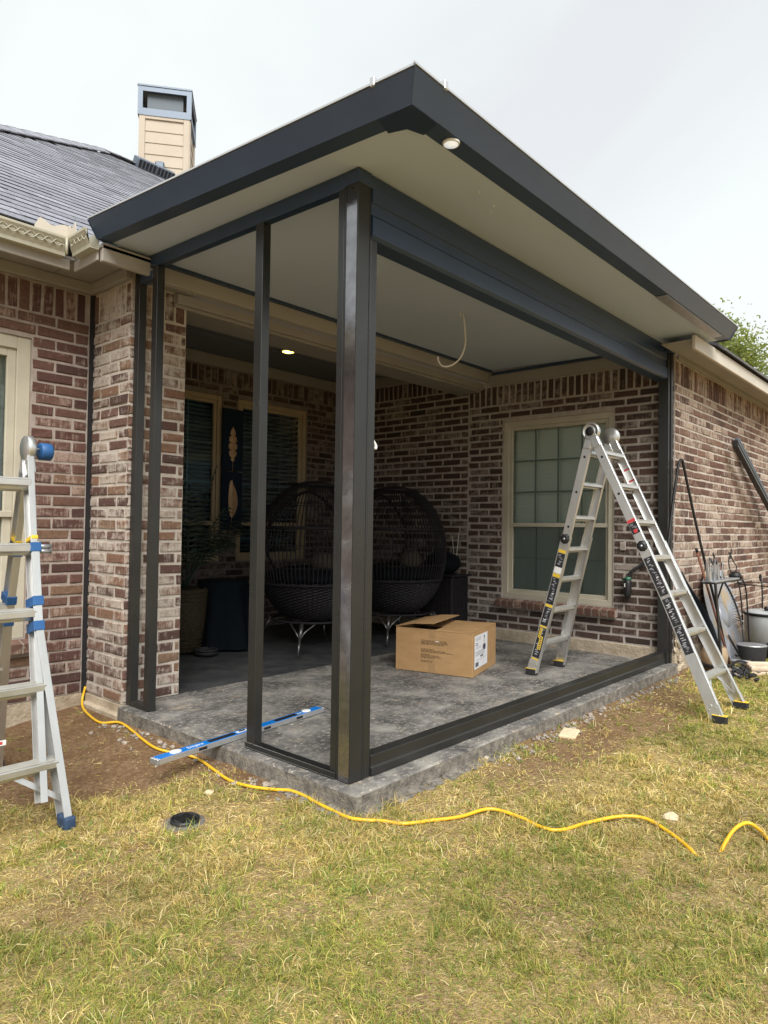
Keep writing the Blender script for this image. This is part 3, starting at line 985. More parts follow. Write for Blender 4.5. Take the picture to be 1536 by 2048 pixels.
for g_, p0, p1, out in ((g1, np.array([-3.6, EY + 0.008, 2.925]), np.array([EX - 0.02, EY + 0.008, 2.925]), np.array([0, -1, 0])), (g2, np.array([EX + 0.008, EY - 0.03, 2.925]), np.array([EX + 0.008, 1.895, 2.925]), np.array([-1, 0, 0]))):
    mb = MB()
    L_ = np.linalg.norm(p1 - p0); d_ = (p1 - p0) / L_
    for ph in (0, math.pi):
        pts = [p0 + d_ * s_ + np.array([0, 0, 0.019 * math.sin(s_ * 2 * math.pi / 0.105 + ph)]) + out * 0.0005 for s_ in np.arange(0, L_, 0.0105)]
        mb.tube(pts, 0.0035, M['gutter'], 5)
    mb.build('scroll_relief', g_)
mb = MB()
mb.tube([(EX - 0.006, EY - 0.002, 2.862), (EX - 0.006, EY - 0.002, 2.965)], 0.009, M['gutter'], 10)
mb.build('corner_strip', g1)
mb = MB()


def guard(p0, d, out, L):
    p0, d = np.array(p0, float), np.array(d, float)
    pts = [(0, 0), (L, 0)] + [(L * (1 - t), (.062 + .013 * math.sin(t * 8.0 + .5)) * min(1.0, t * 5 + .25)) for t in np.linspace(0, 1, 26)]
    o_ = np.array(out, float) * 0.004
    front = [p0 + d * a + np.array([0, 0, b_]) for a, b_ in pts]
    k = len(front)
    mb.add(front + [p + o_ for p in front], [tuple(range(k)), tuple(range(k, 2 * k))[::-1]] + [(i, (i + 1) % k, k + (i + 1) % k, k + i) for i in range(k)], M['fascia_cream'])


guard((EX, EY, 2.968), (-1, 0, 0), (0, 1, 0), 0.20)
guard((EX, EY - 0.001, 2.968), (0, -1, 0), (1, 0, 0), 0.11)
mb.build('splash_guard', g1)

# roof: plane rising in +Y from the left eave, 8/12 pitch
TANP = 0.667
RY0, RZ0 = 2.15, 2.995
hyp = math.hypot(1, TANP)
sl = np.array([0, 1 / hyp, TANP / hyp]); nr = np.array([0, -TANP / hyp, 1 / hyp])
RY1 = 7.95
XR = 5.2
mb = MB()
zr = RZ0 + TANP * (RY1 - RY0)
dp = -nr * 0.03
mb.add([np.array(p) + dp for p in ((RY0 - 5.35, RY0, RZ0), (XR, RY0, RZ0), (XR, RY1, zr), (RY1 - 5.35, RY1, zr))] + [(RY0 - 5.35, RY0 + .2, RZ0 - .1), (XR, RY0 + .2, RZ0 - .1), (XR, RY1 + .2, zr - 0.15), (RY1 - 5.35, RY1 + .2, zr - 0.15)],
       [(0, 1, 2, 3), (7, 6, 5, 4), (0, 4, 5, 1), (1, 5, 6, 2), (2, 6, 7, 3), (3, 7, 4, 0)], M['asphalt'])
roof = mb.build('roof', house)
tabs = []
EXPO = 0.143
ncs = int((RY1 - RY0) * hyp / EXPO)
rs = random.Random(9)
for i in range(ncs):
    d0 = i * EXPO
    y_ = RY0 + d0 / hyp
    x = (y_ - 5.35) + rs.uniform(0, 0.3)
    while x < XR:
        wd = rs.uniform(0.16, 0.36)
        tabs.append((i, d0, x, min(x + wd, XR), rs.uniform(0.0035, 0.0085)))
        x += wd + 0.004
rest_t = MB()
cand = []
for t in tabs:
    i, d0, xa, xb, th = t
    P0 = np.array([(xa + xb) / 2, RY0, RZ0]) + sl * d0
    p = project(P0)
    vis = p and -10 < p[0] < 345 and p[1] < 560 - 0.48 * p[0] + 0
    if vis:
        q0, q1 = project(np.array([xa, RY0, RZ0]) + sl * d0), project(np.array([xb, RY0, RZ0]) + sl * (d0 + EXPO))
        cand.append((abs((q1[0] - q0[0]) * (q1[1] - q0[1])), t))
cand.sort(key=lambda c: -c[0])
chosen = {id(c[1]) for c in cand[:230]}


def tab_geo(mb, t):
    i, d0, xa, xb, th = t
    a = np.array([xa, RY0, RZ0]) + sl * (d0 - 0.004)
    b_ = np.array([xb, RY0, RZ0]) + sl * (d0 - 0.004)
    up = sl * (EXPO + 0.02)
    v = [a - nr * .002, b_ - nr * .002, b_ + up - nr * 0.003, a + up - nr * 0.003, a + nr * (th + .001), b_ + nr * (th + .001), b_ + up + nr * 0.0005, a + up + nr * 0.0005]
    mb.add(v, [(4, 5, 6, 7), (1, 2, 6, 5), (3, 0, 4, 7)], M['shingle'])
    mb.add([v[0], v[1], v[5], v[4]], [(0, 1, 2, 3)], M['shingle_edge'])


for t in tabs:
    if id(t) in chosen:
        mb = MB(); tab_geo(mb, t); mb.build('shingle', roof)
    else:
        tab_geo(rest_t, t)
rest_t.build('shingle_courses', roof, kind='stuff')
# hip and ridge caps
for (p0, p1) in (((RY0 - 5.35, RY0, RZ0), (RY1 - 5.35, RY1, zr)), ((RY1 - 5.35, RY1, zr), (XR, RY1, zr))):
    p0, p1 = np.array(p0), np.array(p1)
    L_ = np.linalg.norm(p1 - p0); d_ = (p1 - p0) / L_
    sd_ = np.cross(d_, (0, 0, 1)); sd_ /= np.linalg.norm(sd_)
    for k in range(int(L_ / 0.2)):
        c_ = p0 + d_ * (k + .5) * 0.2
        q = project(c_)
        if not q or not (-60 < q[0] < 420):
            continue
        mb = MB()
        upv = np.cross(sd_, d_)
        for s_ in (-1, 1):
            mb.obox(c_ + sd_ * s_ * 0.06 + upv * (0.012 + 0.004 * (k % 2)), d_ * 0.12, (sd_ * s_ * 0.065 - np.array([0, 0, 0.035])), upv * 0.006, M['shingle'])
        mb.build('ridge_cap', roof)
# roof vents by the chimney
for vx in (3.22, 3.54):
    mb = MB()
    y_ = RY1 - 0.12
    c_ = np.array([vx, y_, RZ0 + TANP * (y_ - RY0) + 0.09])
    mb.obox(c_, (0.16, 0, 0), sl * 0.10, nr * 0.075, M['shroud'])
    v_ = mb.build('roof_vent', roof, 0.012)
    mb = MB()
    for k in range(5):
        mb.obox(c_ + np.array([-0.12 + k * 0.06, 0, 0]) - sl * 0.103, (0.018, 0, 0), sl * 0.002, nr * 0.055, M['groove'])
    mb.build('vent_slot', v_)

# chimney
cf = np.array([0.788, -0.616, 0.0]); cs = np.array([0.616, 0.788, 0.0])
c0 = np.array([3.53, 8.62, 0.0])                 # near-left corner in plan
CW, CDp = 0.83, 0.85
ZC0, ZC1, ZC2 = 6.3, 8.14, 8.63
ctr = c0 + cf * CW / 2 + cs * CDp / 2
mb = MB()
Z3 = np.array([0, 0, 1.0])
mb.obox(ctr + Z3 * (ZC0 + ZC1) / 2, cf * (CW / 2 - .02), cs * (CDp / 2 - .02), Z3 * (ZC1 - ZC0) / 2, M['siding'])
chim = mb.build('chimney', house)
nb = 9
for k in range(nb):
    za, zb = ZC0 + (ZC1 - 0.06 - ZC0) * k / nb, ZC0 + (ZC1 - 0.06 - ZC0) * (k + 1) / nb
    for n_, t_, wd_, cc in ((-cs, cf, CW, c0 + cf * CW / 2), (cf, cs, CDp, c0 + cf * CW + cs * CDp / 2)):
        mb = MB()
        dz = Z3 * (zb - za + 0.012) / 2 + n_ * -0.006
        mb.obox(cc + Z3 * ((za + zb) / 2) - n_ * 0.012, t_ * (wd_ / 2 - 0.10), n_ * 0.006, dz, M['siding'])
        mb.build('siding_board', chim)
for cc, n_, t_ in ((c0 + cf * 0.05, -cs, cf), (c0 + cf * (CW - 0.05), -cs, cf), (c0 + cf * CW + cs * 0.05, cf, cs), (c0 + cf * CW + cs * (CDp - 0.05), cf, cs)):
    mb = MB(); mb.obox(cc + Z3 * (ZC0 + ZC1) / 2 + n_ * 0.003, t_ * 0.0495, n_ * 0.012, Z3 * (ZC1 - ZC0) / 2, M['siding']); mb.build('corner_board', chim, 0.004)
mb = MB(); mb.obox(c0 + cf * CW / 2 - cs * 0.002 + Z3 * (ZC1 - 0.03), cf * (CW / 2 - 0.1), cs * 0.012, Z3 * 0.032, M['siding']); mb.build('trim_board', chim, 0.004)
mb = MB()
for a_, b_ in ((0, 0), (1, 0), (0, 1), (1, 1)):
    p = c0 + cf * (a_ * (CW + .04) - .02 + (0.035 if a_ == 0 else -0.035)) + cs * (b_ * (CDp + .04) - .02 + (0.035 if b_ == 0 else -0.035))
    mb.obox(p + Z3 * (ZC1 + ZC2) / 2, cf * 0.04, cs * 0.04, Z3 * (ZC2 - ZC1) / 2, M['shroud'])
for zz_, hh_ in ((ZC1 + 0.05, 0.06), (ZC2 - 0.04, 0.045)):
    for n_, cc, t_, wd_ in ((-cs, c0 + cf * CW / 2, cf, CW), (cs, c0 + cf * CW / 2 + cs * CDp, cf, CW), (cf, c0 + cf * CW + cs * CDp / 2, cs, CDp), (-cf, c0 + cs * CDp / 2, cs, CDp)):
        mb.obox(cc + Z3 * zz_ + n_ * 0.012, t_ * (wd_ / 2 + 0.01), n_ * 0.012, Z3 * hh_, M['shroud'])
mb.obox(ctr + Z3 * (ZC2 + 0.012), cf * (CW / 2 + .035), cs * (CDp / 2 + .035), Z3 * 0.014, M['shroud'])
mb.build('chimney_shroud', chim)
mb = MB()
mb.obox(ctr + Z3 * (ZC1 + ZC2) / 2 + cs * 0.1, cf * (CW / 2 - .05), cs * 0.01, Z3 * 0.20, M['shroud_mesh'])
mb.obox(ctr + Z3 * (ZC1 + ZC2) / 2 - cs * (CDp / 2 - .06), cf * (CW / 2 - .12), cs * 0.003, Z3 * 0.20, M['shroud_mesh'])
mb.build('spark_screen', chim)
mb = MB(); mb.obox(c0 + cf * 0.36 - cs * 0.05 + Z3 * 7.26, cf * 0.075, cs * 0.05, Z3 * 0.07, M['shroud']); mb.build('wall_vent', chim, 0.02)

# right-hand eave
EYR = -0.35
mb = MB(); mb.box(3.72, 10.5, EYR, EYR + 0.03, 2.72, 2.838, M['fascia_cream']); mb.build('eave_fascia', house, 0.004)
x = 3.745
while x < 10.4:
    mb = MB(); mb.box(x, min(x + 1.2, 10.5) - 0.006, EYR + 0.032, YF - 0.012, 2.80, 2.812, M['beige']); mb.build('soffit_panel', house, 0.002)
    x += 1.2
mb = MB(); mb.box(XW + 0.01, 10.5, YF - 0.03, YF - 0.012, 2.752, 2.798, M['beige_dim']); mb.build('eave_frieze', house, 0.003)
mb = MB()
v = [(4.25, EYR - 0.03, 2.845), (10.5, EYR - 0.03, 2.845), (10.5, 5.0, 5.4), (4.25, 5.0, 5.4)]
mb.add(v + [(a, b_, c + 0.03) for a, b_, c in v], [(3, 2, 1, 0), (4, 5, 6, 7), (0, 1, 5, 4), (1, 2, 6, 5), (2, 3, 7, 6), (3, 0, 4, 7)], M['asphalt'])
rroof = mb.build('roof', house)
mb = MB()
for i in range(14):
    d0 = i * EXPO
    y_ = EYR - 0.04 + d0 * 0.9
    z_ = 2.87 + (y_ - EYR) * (5.4 - 2.845) / 5.35
    x = 4.25 + rs.uniform(0, 0.2)
    while x < 10.4:
        wd = rs.uniform(0.2, 0.4)
        mb.obox((x + wd / 2, y_ + 0.07, z_ + 0.035), (wd / 2 - .003, 0, 0), (0, 0.07, 0.033), (0, -0.003, 0.007), M['shingle'])
        x += wd
mb.build('shingle_courses', rroof, kind='stuff')
# enclosing dark core so that daylight does not leak in behind the walls
mb = MB()
mb.box(PX1 + 0.02, XW + 0.1, YB + 1.05, YB + 1.15, -0.1, 3.2, M['room'])
mb.box(-3.4, PX1 - 0.2, YL + 1.1, YL + 1.2, -0.1, 2.95, M['room'])
mb.box(-3.4, 10.5, YL + 0.12, YB + 1.15, 3.17, 3.2, M['room'])
mb.box(XW + 1.1, XW + 1.2, YF + 0.2, YB + 1.1, -0.1, 3.15, M['room'])
mb.build('inner_walls', house)

# ------------------------------------------------------------------ patio cover
pc = thing('patio_cover', 'dark bronze patio cover on posts, its fascia and header tinted with lens veil, with white ceiling panels', 'patio cover', (0, 0, 0))
SLP = 0.028
zu = lambda y: 2.87 + SLP * y
# roof panels (insulated boards running from house to front), each a part with a seam
XE0 = lambda y: -0.14 - 0.11 * (y + 0.41) / 2.2         # inner edge of the left gutter: slightly out of square
YE = -0.412
edges = [-0.2, 1.06, 2.32, 3.58, 4.115]
for k in range(4):
    xa, xb = edges[k], edges[k + 1]
    xa0, xa1 = (XE0(YE) - 0.01, XE0(1.9) - 0.01) if k == 0 else (xa + 0.0005, xa + 0.0005)
    v = [(xa0, YE, zu(YE)), (xb - .0005, YE, zu(YE)), (xb - .0005, 1.93, zu(1.93)), (xa1, 1.93, zu(1.93))]
    v2 = [(a, b_, c + 0.09) for a, b_, c in v]
    mb = MB(); mb.add(v + v2, [(3, 2, 1, 0), (4, 5, 6, 7), (0, 1, 5, 4), (1, 2, 6, 5), (2, 3, 7, 6), (3, 0, 4, 7)], M['panel']); mb.build('ceiling_panel', pc)
# dark trim strip where panels meet the house
mb = MB(); mb.box(-0.20, XW - 0.02, 1.895, 1.93, zu(1.91) - 0.022, zu(1.91) - 0.001, M['slate_dark'])
mb.box(XW - 0.045, XW - 0.014, 0.1, 1.894, zu(0.9) - 0.032, zu(0.9) - 0.002, M['slate_dark']); mb.build('wall_channel', pc)
# gutter fascia (profile: a across outward, b up)
FP = [(0.0, 0.0), (0.095, -0.004), (0.145, 0.135), (0.137, 0.137), (0.090, 0.012), (0.0, 0.012)]
FP2 = [(0.0, 0.0), (0.094, -0.004), (0.121, 0.038), (0.157, 0.092), (0.148, 0.094), (0.088, 0.02), (0.0, 0.02)]


def run_profile(p0, p1, out0, prof, m_, mb, miter0=0.0, miter1=0.0):
    p0, p1, out0 = (np.array(a, float) for a in (p0, p1, out0))
    d = (p1 - p0) / np.linalg.norm(p1 - p0)
    n_ = len(prof)
    v = [p0 + out0 * a + np.array([0, 0, b_]) - d * a * miter0 for a, b_ in prof] + [p1 + out0 * a + np.array([0, 0, b_]) + d * a * miter1 for a, b_ in prof]
    mb.add(v, [(i, (i + 1) % n_, n_ + (i + 1) % n_, n_ + i) for i in range(n_)] + [tuple(range(n_))[::-1], tuple(range(n_, 2 * n_))], m_)


cx, cy = XE0(YE), YE
A_ = (cx, cy, zu(YE)); B_ = (4.13, cy, zu(YE)); L_ = (XE0(1.87), 1.87, zu(1.87))
mb = MB(); run_profile(A_, B_, (0, -1, 0), FP2, M['slate'], mb, miter0=1.0); ff_ = mb.build('front_fascia', pc)
mb = MB(); run_profile(A_, L_, (-1, 0, 0), FP2, M['slate'], mb, miter0=1.0); fl_ = mb.build('side_fascia', pc)
# end plates
for nm_, P_, o_, t_ in (('end_cap', B_, (0, -1, 0), (0.004, 0, 0)), ('end_cap', L_, (-1, 0, 0), (0, 0.004, 0))):
    mb = MB()
    P2 = np.array(P_) + np.array(t_)
    EP = [(-.03, -.006), (.05, -.012), (.10, -.006), (.161, .094), (-.03, .094)]
    mb.prof(np.array(P_) + np.array(t_) * .25, P2, EP, M['slate'], o_, (0, 0, 1)); mb.build(nm_, pc)
# light edge strip and corner / screws
EP2 = [(0.146, 0.096), (0.162, 0.096), (0.162, 0.105), (0.0, 0.112), (0.0, 0.100)]
mb = MB(); run_profile(A_, B_, (0, -1, 0), EP2, M['edge_grey'], mb, miter0=1.0); mb.build('edge_trim', pc)
mb = MB(); run_profile(A_, L_, (-1, 0, 0), EP2, M['edge_grey'], mb, miter0=1.0); mb.build('edge_trim', pc)
mb = MB()
q = 0.11
zc = zu(YE) - 0.006
poly = [(cx - 0.092, cy - 0.092), (cx + q - 0.03, cy - 0.092), (cx + q, cy + 0.004), (cx + 0.03, cy + 0.03), (cx + 0.004, cy + q), (cx - 0.092, cy + q - 0.03)]
mb.add([(a, b_, zc) for a, b_ in poly] + [(a, b_, zc + 0.004) for a, b_ in poly], [tuple(range(6))[::-1], tuple(range(6, 12))] + [(i, (i + 1) % 6, 6 + (i + 1) % 6, 6 + i) for i in range(6)], M['slate_dark'])
mb.build('corner_plate', pc)
for (x_, y_) in ((-0.295, -0.36), (-0.095, -0.565)):
    mb = MB(); mb.box(x_ - .012, x_ + .012, y_ - .012, y_ + .012, zu(YE) + 0.09, zu(YE) + 0.128, M['edge_grey']); mb.build('gutter_clip', pc, 0.003)
mb = MB(); mb.lathe((0.09, -0.465, zu(-.46) - 0.006), [(0.031, -0.008), (0.036, -0.008), (0.039, 0.0)], M['white'], 28); slt = mb.build('gutter_outlet_disc', pc)
mb = MB(); mb.lathe((0.09, -0.465, zu(-.46) - 0.006), [(0.0, -0.0105), (0.031, -0.0085)], M['lens'], 28); mb.build('lens', slt)  # glowing disc added in place of an open outlet hole
mb = MB(); mb.box(2.62, 3.95, -0.497, -0.418, zu(-.46) - 0.009, zu(-.46) - 0.004, M['gal']); mb.build('gutter_sheen', pc)  # pale strip added for light reflected in the gutter bottom
# screws in the panels
for x_, y_ in ((0.55, -0.30), (0.72, -0.28), (0.78, -0.22)):
    mb = MB(); mb.lathe((x_, y_, zu(y_) - 0.002), [(0.0, -0.003), (0.006, -0.001), (0.006, 0.002)], M['white'], 8); mb.build('screw', pc)

# front header: screen housing in stepped profile
zh = lambda b_: b_
HP = [(0.0, 2.866), (0.0, 2.805), (-0.008, 2.802), (-0.008, 2.735), (0.002, 2.731), (0.002, 2.676), (0.012, 2.674), (0.012, 2.668), (-0.012, 2.664), (-0.012, 2.575), (0.006, 2.560), (0.085, 2.548), (0.095, 2.56), (0.095, 2.866)]
mb = MB()
mb.prof((0.093, 0.0, 0), (XW - 0.03, 0.0, 0), HP, M['slate_dark'], (0, 1, 0), (0, 0, 1)); mb.build('screen_housing', pc, 0.002)
mb = MB(); mb.box(0.10, XW - 0.03, 0.006, 0.011, 2.668, 2.674, M['groove']); mb.build('housing_seam', pc)
# side header under the sloped panels
mb = MB(); mb.prof((0.018, 0.092, 0), (0.018, 1.985, 0), [(-.02, 2.79), (.032, 2.79), (.032, 2.868), (-.02, 2.868)], M['slate_dark'], (1, 0, 0), (0, 0, 1))
hv = mb.v
mb.v = [(a, b_, c + SLP * b_) for a, b_, c in hv]
mb.build('side_header', pc, 0.003)
# corner post with channels
mb = MB(); mb.box(0.0, 0.092, 0.0, 0.092, 0.0, 2.872, M['bronze']); cp = mb.build('corner_post', pc, 0.004, segs=2)
mb = MB(); mb.box(-0.0018, -0.0006, 0.006, 0.074, 0.004, 2.72, M['bronze_film']); mb.build('protective_film', cp)
mb = MB(); mb.box(0.005, 0.074, 0.0965, 0.138, 0.0, 2.80, M['bronze']); mb.build('screen_channel', cp, 0.003)
mb = MB(); mb.box(0.0965, 0.142, 0.005, 0.074, 0.0, 2.56, M['bronze']); mb.build('screen_channel', cp, 0.003)
mb = MB(); mb.box(-0.0012, 0.003, 0.074, 0.078, 0.0, 2.80, M['groove']); mb.box(0.079, 0.083, -0.0012, 0.003, 0.0, 2.80, M['groove']); mb.build('groove', cp)
mb = MB(); mb.box(-0.006, 0.098, -0.006, 0.098, 2.80, 2.862, M['slate_dark']); mb.build('post_cap', cp, 0.003)
mb = MB(); o = MB(); o.tube(smooth_path([(0.15, 0.045, 1.62), (0.165, 0.035, 1.60), (0.178, 0.03, 1.575), (0.170, 0.028, 1.56)]), [0.003] + [0.008] * 17 + [0.003], M['white'], 7); o.build('white_tie', cp)
# studs
for (ya, yb_, nm_) in ((0.700, 0.765, 'mullion'), (1.765, 1.825, 'mullion'), (1.985, 2.044, 'wall_jamb')):
    mb = MB(); zt_ = 2.79 + SLP * ya
    mb.box(-0.004, 0.05, ya, yb_, 0.0, zt_, M['bronze']); mb.build(nm_, pc, 0.003)
mb = MB(); mb.box(-0.003, 0.049, 1.827, 1.983, 0.0, 0.035, M['bronze']); mb.build('sill', pc, 0.003)
mb = MB(); mb.box(-0.003, 0.049, 1.827, 1.983, 2.765, 2.82, M['slate_dark']); mb.build('side_header', pc, 0.003)
mb = MB(); mb.box(-0.006, 0.052, 0.094, 0.775, 0.0, 0.008, M['bronze']); mb.box(-0.006, -0.001, 0.094, 0.775, 0.0085, 0.034, M['bronze']); mb.box(0.047, 0.052, 0.094, 0.775, 0.0085, 0.034, M['bronze']); mb.build('sill', pc, 0.0015)
# long front sill and right jamb
mb = MB()
mb.prof((0.144, 0, 0), (4.035, 0, 0), [(0.0, 0.0), (-.006, 0.004), (-.006, 0.042), (0.0, 0.046), (0.0, 0.100), (0.06, 0.104), (0.065, 0.10), (0.065, 0.0)], M['bronze'], (0, 1, 0), (0, 0, 1)); mb.build('front_sill', pc, 0.002)
mb = MB()
mb.prof((0, 0, 0), (0, 0, 2.80), [(4.037, -.02), (4.075, -.02), (4.075, -.012), (4.085, -.012), (4.085, -.03), (4.117, -.035), (4.117, 0.07), (4.037, 0.07)], M['bronze'], (1, 0, 0), (0, 1, 0)); mb.build('house_jamb', pc, 0.002)
mb = MB(); mb.box(3.98, 4.117, -0.10, 0.096, 2.802, 2.864, M['slate_dark']); mb.build('header_return', pc, 0.003)

# ------------------------------------------------------------------ cable from the ceiling
pts = [(2.198, .954, 2.899), (2.205, .943, 2.848), (2.21, .936, 2.748), (2.213, .932, 2.667), (2.20, .95, 2.576), (2.178, .982, 2.52), (2.144, 1.031, 2.482), (2.109, 1.079, 2.481), (2.09, 1.106, 2.522), (2.088, 1.109, 2.558)]
mb = MB(); mb.tube(smooth_path(pts, 5), 0.007, M['white'], 8)
cb = thing('ceiling_cable', 'white electrical cable hanging in a hook from the patio ceiling', 'cable', (2.198, .954, 2.897))
mb.build('cable_sheath', cb)
mb = MB(); mb.obox((2.185, 0.965, 2.890), (0.035, 0.025, 0), (-0.004, .006, 0), (0, 0, .003), M['white']); mb.build('cable_staple', cb)

# ------------------------------------------------------------------ cardboard box
A = np.array([2.13, 1.546, 0]); B = np.array([2.287, .879, 0]); Cc = np.array([2.923, 1.069, 0]); D = A + Cc - B
bx_ = thing('cardboard_box', 'open brown cardboard carton with a white label on the patio slab', 'box', tuple((A + Cc) / 2))
Zv = np.array([0, 0, 1.0]); H = 0.352
nrmv = lambda v: v / np.linalg.norm(v)
e1, e2 = nrmv(B - A), nrmv(Cc - B)
l1, l2 = np.linalg.norm(B - A), np.linalg.norm(Cc - B)
mb = MB()
z0 = 0.003
for P, Q in ((A, B), (B, Cc), (Cc, D), (D, A)):
    inn = nrmv(np.cross(Zv, Q - P)) * -0.0025
    inn = nrmv((A + Cc) / 2 - (P + Q) / 2) * 0.0025
    mb.obox((P + Q) / 2 + Zv * (z0 + H / 2) + inn, (Q - P) / 2 * 0.998, inn, Zv * H / 2, M['card'])
mb.obox((A + Cc) / 2 + Zv * (z0 + .004), (B - A) / 2 * .99, (Cc - B) / 2 * .99, Zv * .003, M['card'])
mb.build('carton', bx_, 0.003, segs=2)


def flap(P, Q, out, L_, rise, z_, nm='flap', sag=0.0):
    """hinged on edge P-Q at height z_, reaching along out by L_, its free edge raised"""
    mb = MB()
    P, Q = P + Zv * z_, Q + Zv * z_
    f_ = out * L_ + Zv * rise
    mid = out * L_ * .5 + Zv * (rise * .5 + sag)
    th = Zv * 0.004
    v = [P, Q, Q + mid, P + mid, P + f_, Q + f_]
    v = v + [a + th for a in v]
    mb.add(v, [(3, 2, 1, 0), (4, 5, 2, 3), (6, 7, 8, 9), (9, 8, 11, 10), (0, 1, 7, 6), (1, 2, 8, 7), (2, 5, 11, 8), (5, 4, 10, 11), (4, 3, 9, 10), (3, 0, 6, 9)], M['card'])
    return mb.build(nm, bx_)


T = z0 + H + 0.001
flap(B + (A - B) * .01, A + (B - A) * .01, e2, l2 * .47, -0.035, T - .012, 'inner_flap')
flap(Cc, D, -e2, l2 * .45, -0.02, T - .006, 'inner_flap')
flap(Cc - e2 * .004, B + e2 * .004, -e1, l1 * .49, -0.010, T + .002)
flap(A + e2 * .004, D - e2 * .004, e1, l1 * .50, 0.042, T + .004, sag=0.012)
# front face prints (face A-B), right face label (face B-C)
fn = nrmv(np.cross(Zv, B - A)); fn = fn if fn @ (CAM - A) > 0 else -fn
gn = nrmv(np.cross(Zv, Cc - B)); gn = gn if gn @ (CAM - B) > 0 else -gn


def decal(mb, O, ex, n_, a0, a1, zz0, zz1, m_, off=0.0012):
    mb.obox(O + ex * (a0 + a1) / 2 + Zv * (z0 + (zz0 + zz1) / 2) + n_ * off, ex * (a1 - a0) / 2, n_ * 0.0004, Zv * (zz1 - zz0) / 2, m_)


mb = MB()
rr = random.Random(4)
rowsz = [(0.262, .27), (0.252, .25), (0.242, .27), (0.232, .24), (0.190, .11), (0.180, .27), (0.170, .33), (0.150, .10), (0.140, .18), (0.130, .20), (0.120, .13), (0.098, .11), (0.088, .13)]
for z_, L0 in rowsz:
    a = 0.235
    while a < 0.235 + L0 * .8:
        wl = rr.uniform(.012, .04)
        decal(mb, A, e1, fn, a, a + wl, z_ - .0028, z_ + .0028, M['print'])
        a += wl + .006
mb.build('lettering', bx_, kind='stuff')
mb = MB(); decal(mb, A, e1, fn, .36, .395, .256, .262, M['white'], .0016); mb.build('paper_scrap', bx_)
mb = MB(); decal(mb, A, e1, fn, .30, .36, .002, .085, M['tape'], .0008); decal(mb, A, e1, fn, .30, .36, .285, .351, M['tape'], .0008); mb.build('packing_tape', bx_)
mb = MB(); decal(mb, B, e2, gn, .045, .40, .055, .320, M['label']); lb = mb.build('shipping_label', bx_)
mb = MB()
for z_ in (.302, .292, .282, .225, .215, .19, .182, .174, .166, .158):
    a = .07
    while a < (.20 if z_ > .2 else .30):
        wl = rr.uniform(.01, .03)
        decal(mb, B, e2, gn, a, a + wl, z_ - .0022, z_ + .0022, M['ink_grey'], .002)
        a += wl + .006
decal(mb, B, e2, gn, .07, .14, .24, .246, M['ink'], .002); decal(mb, B, e2, gn, .07, .125, .254, .260, M['ink'], .002)
for k in range(14):
    decal(mb, B, e2, gn, .07 + k * .006, .07 + k * .006 + rr.choice((.002, .003, .004)), .07, .105, M['ink'], .002)
    decal(mb, B, e2, gn, .20 + k * .0065, .20 + k * .0065 + rr.choice((.002, .003, .004)), .135, .150, M['ink'], .002)
for k in range(6):
    decal(mb, B, e2, gn, .10 + k * .045, .115 + k * .045, .115, .128, M['ink_grey'], .002)
# product picture: a dark stand with a round base
for a, b_, c, d in ((.300, .308, .225, .285), (.292, .316, .280, .300), (.27, .345, .205, .228), (.26, .28, .195, .207), (.325, .345, .19, .207), (.285, .33, .18, .206)):
    decal(mb, B, e2, gn, a, b_, c, d, M['ink'], .002)
mb.build('label_print', lb)

# ------------------------------------------------------------------ spirit level
lv = thing('spirit_level', 'blue and silver spirit level overhanging the patio slab edge', 'spirit level', (0.16, 0.92, 0))
lp0, lp1 = np.array([-0.475, 0.845, 0.0]), np.array([0.775, 0.985, 0.0])
ld = nrmv(lp1 - lp0); ls = np.array([-ld[1], ld[0], 0]); LL = np.linalg.norm(lp1 - lp0)
LH, LWd = 0.060, 0.028


def lvb(mb, a0, a1, s0, s1, z0_, z1_, m_):
    mb.obox(lp0 + ld * (a0 + a1) / 2 + ls * (s0 + s1) / 2 + Zv * (0.003 + (z0_ + z1_) / 2), ld * (a1 - a0) / 2, ls * (s1 - s0) / 2, Zv * (z1_ - z0_) / 2, m_)


# the level lies on its side: wide blue face up, machined edge towards the viewer
LWd, LH = 0.060, 0.028
mb = MB(); lvb(mb, .012, LL - .012, 0.0, LWd, 0, LH, M['level_alu']); mb.build('level_body', lv, 0.0015)
mb = MB(); lvb(mb, 0, .0115, -.0015, LWd + .0015, -.001, LH + .0015, M['gal']); mb.build('end_cap', lv, 0.003)
mb = MB(); lvb(mb, LL - .0115, LL, -.0015, LWd + .0015, -.001, LH + .0015, M['gal']); mb.build('end_cap', lv, 0.003)
mb = MB(); lvb(mb, .014, LL - .014, .003, LWd - .003, LH, LH + .0012, M['level_blue']); mb.build('blue_face', lv)
for a in (.34, .84):
    mb = MB(); lvb(mb, a, a + .19, .012, LWd - .012, LH + .0013, LH + .0025, M['dark']); mb.build('hand_hole', lv, 0.0008)
for a in (.13, 1.12):
    mb = MB(); mb.lathe(lp0 + ld * a + ls * LWd / 2 + Zv * (LH + .0042), [(0.026, 0.0), (0.026, .005), (0.022, .006), (0.0, .006)], M['white_vial'], 20, X=ld * 1.25, Y=ls); mb.build('vial', lv)
mb = MB(); lvb(mb, .545, .62, .018, LWd - .018, LH + .0013, LH + .004, M['white_vial']); lvb(mb, .56, .605, .024, LWd - .024, LH + .0041, LH + .006, M['dark']); mb.build('vial', lv)
for a in (.255, .725, 1.0):
    mb = MB(); lvb(mb, a, a + .055, -.0012, .002, .007, .021, M['dark']); mb.build('side_slot', lv, 0.001)


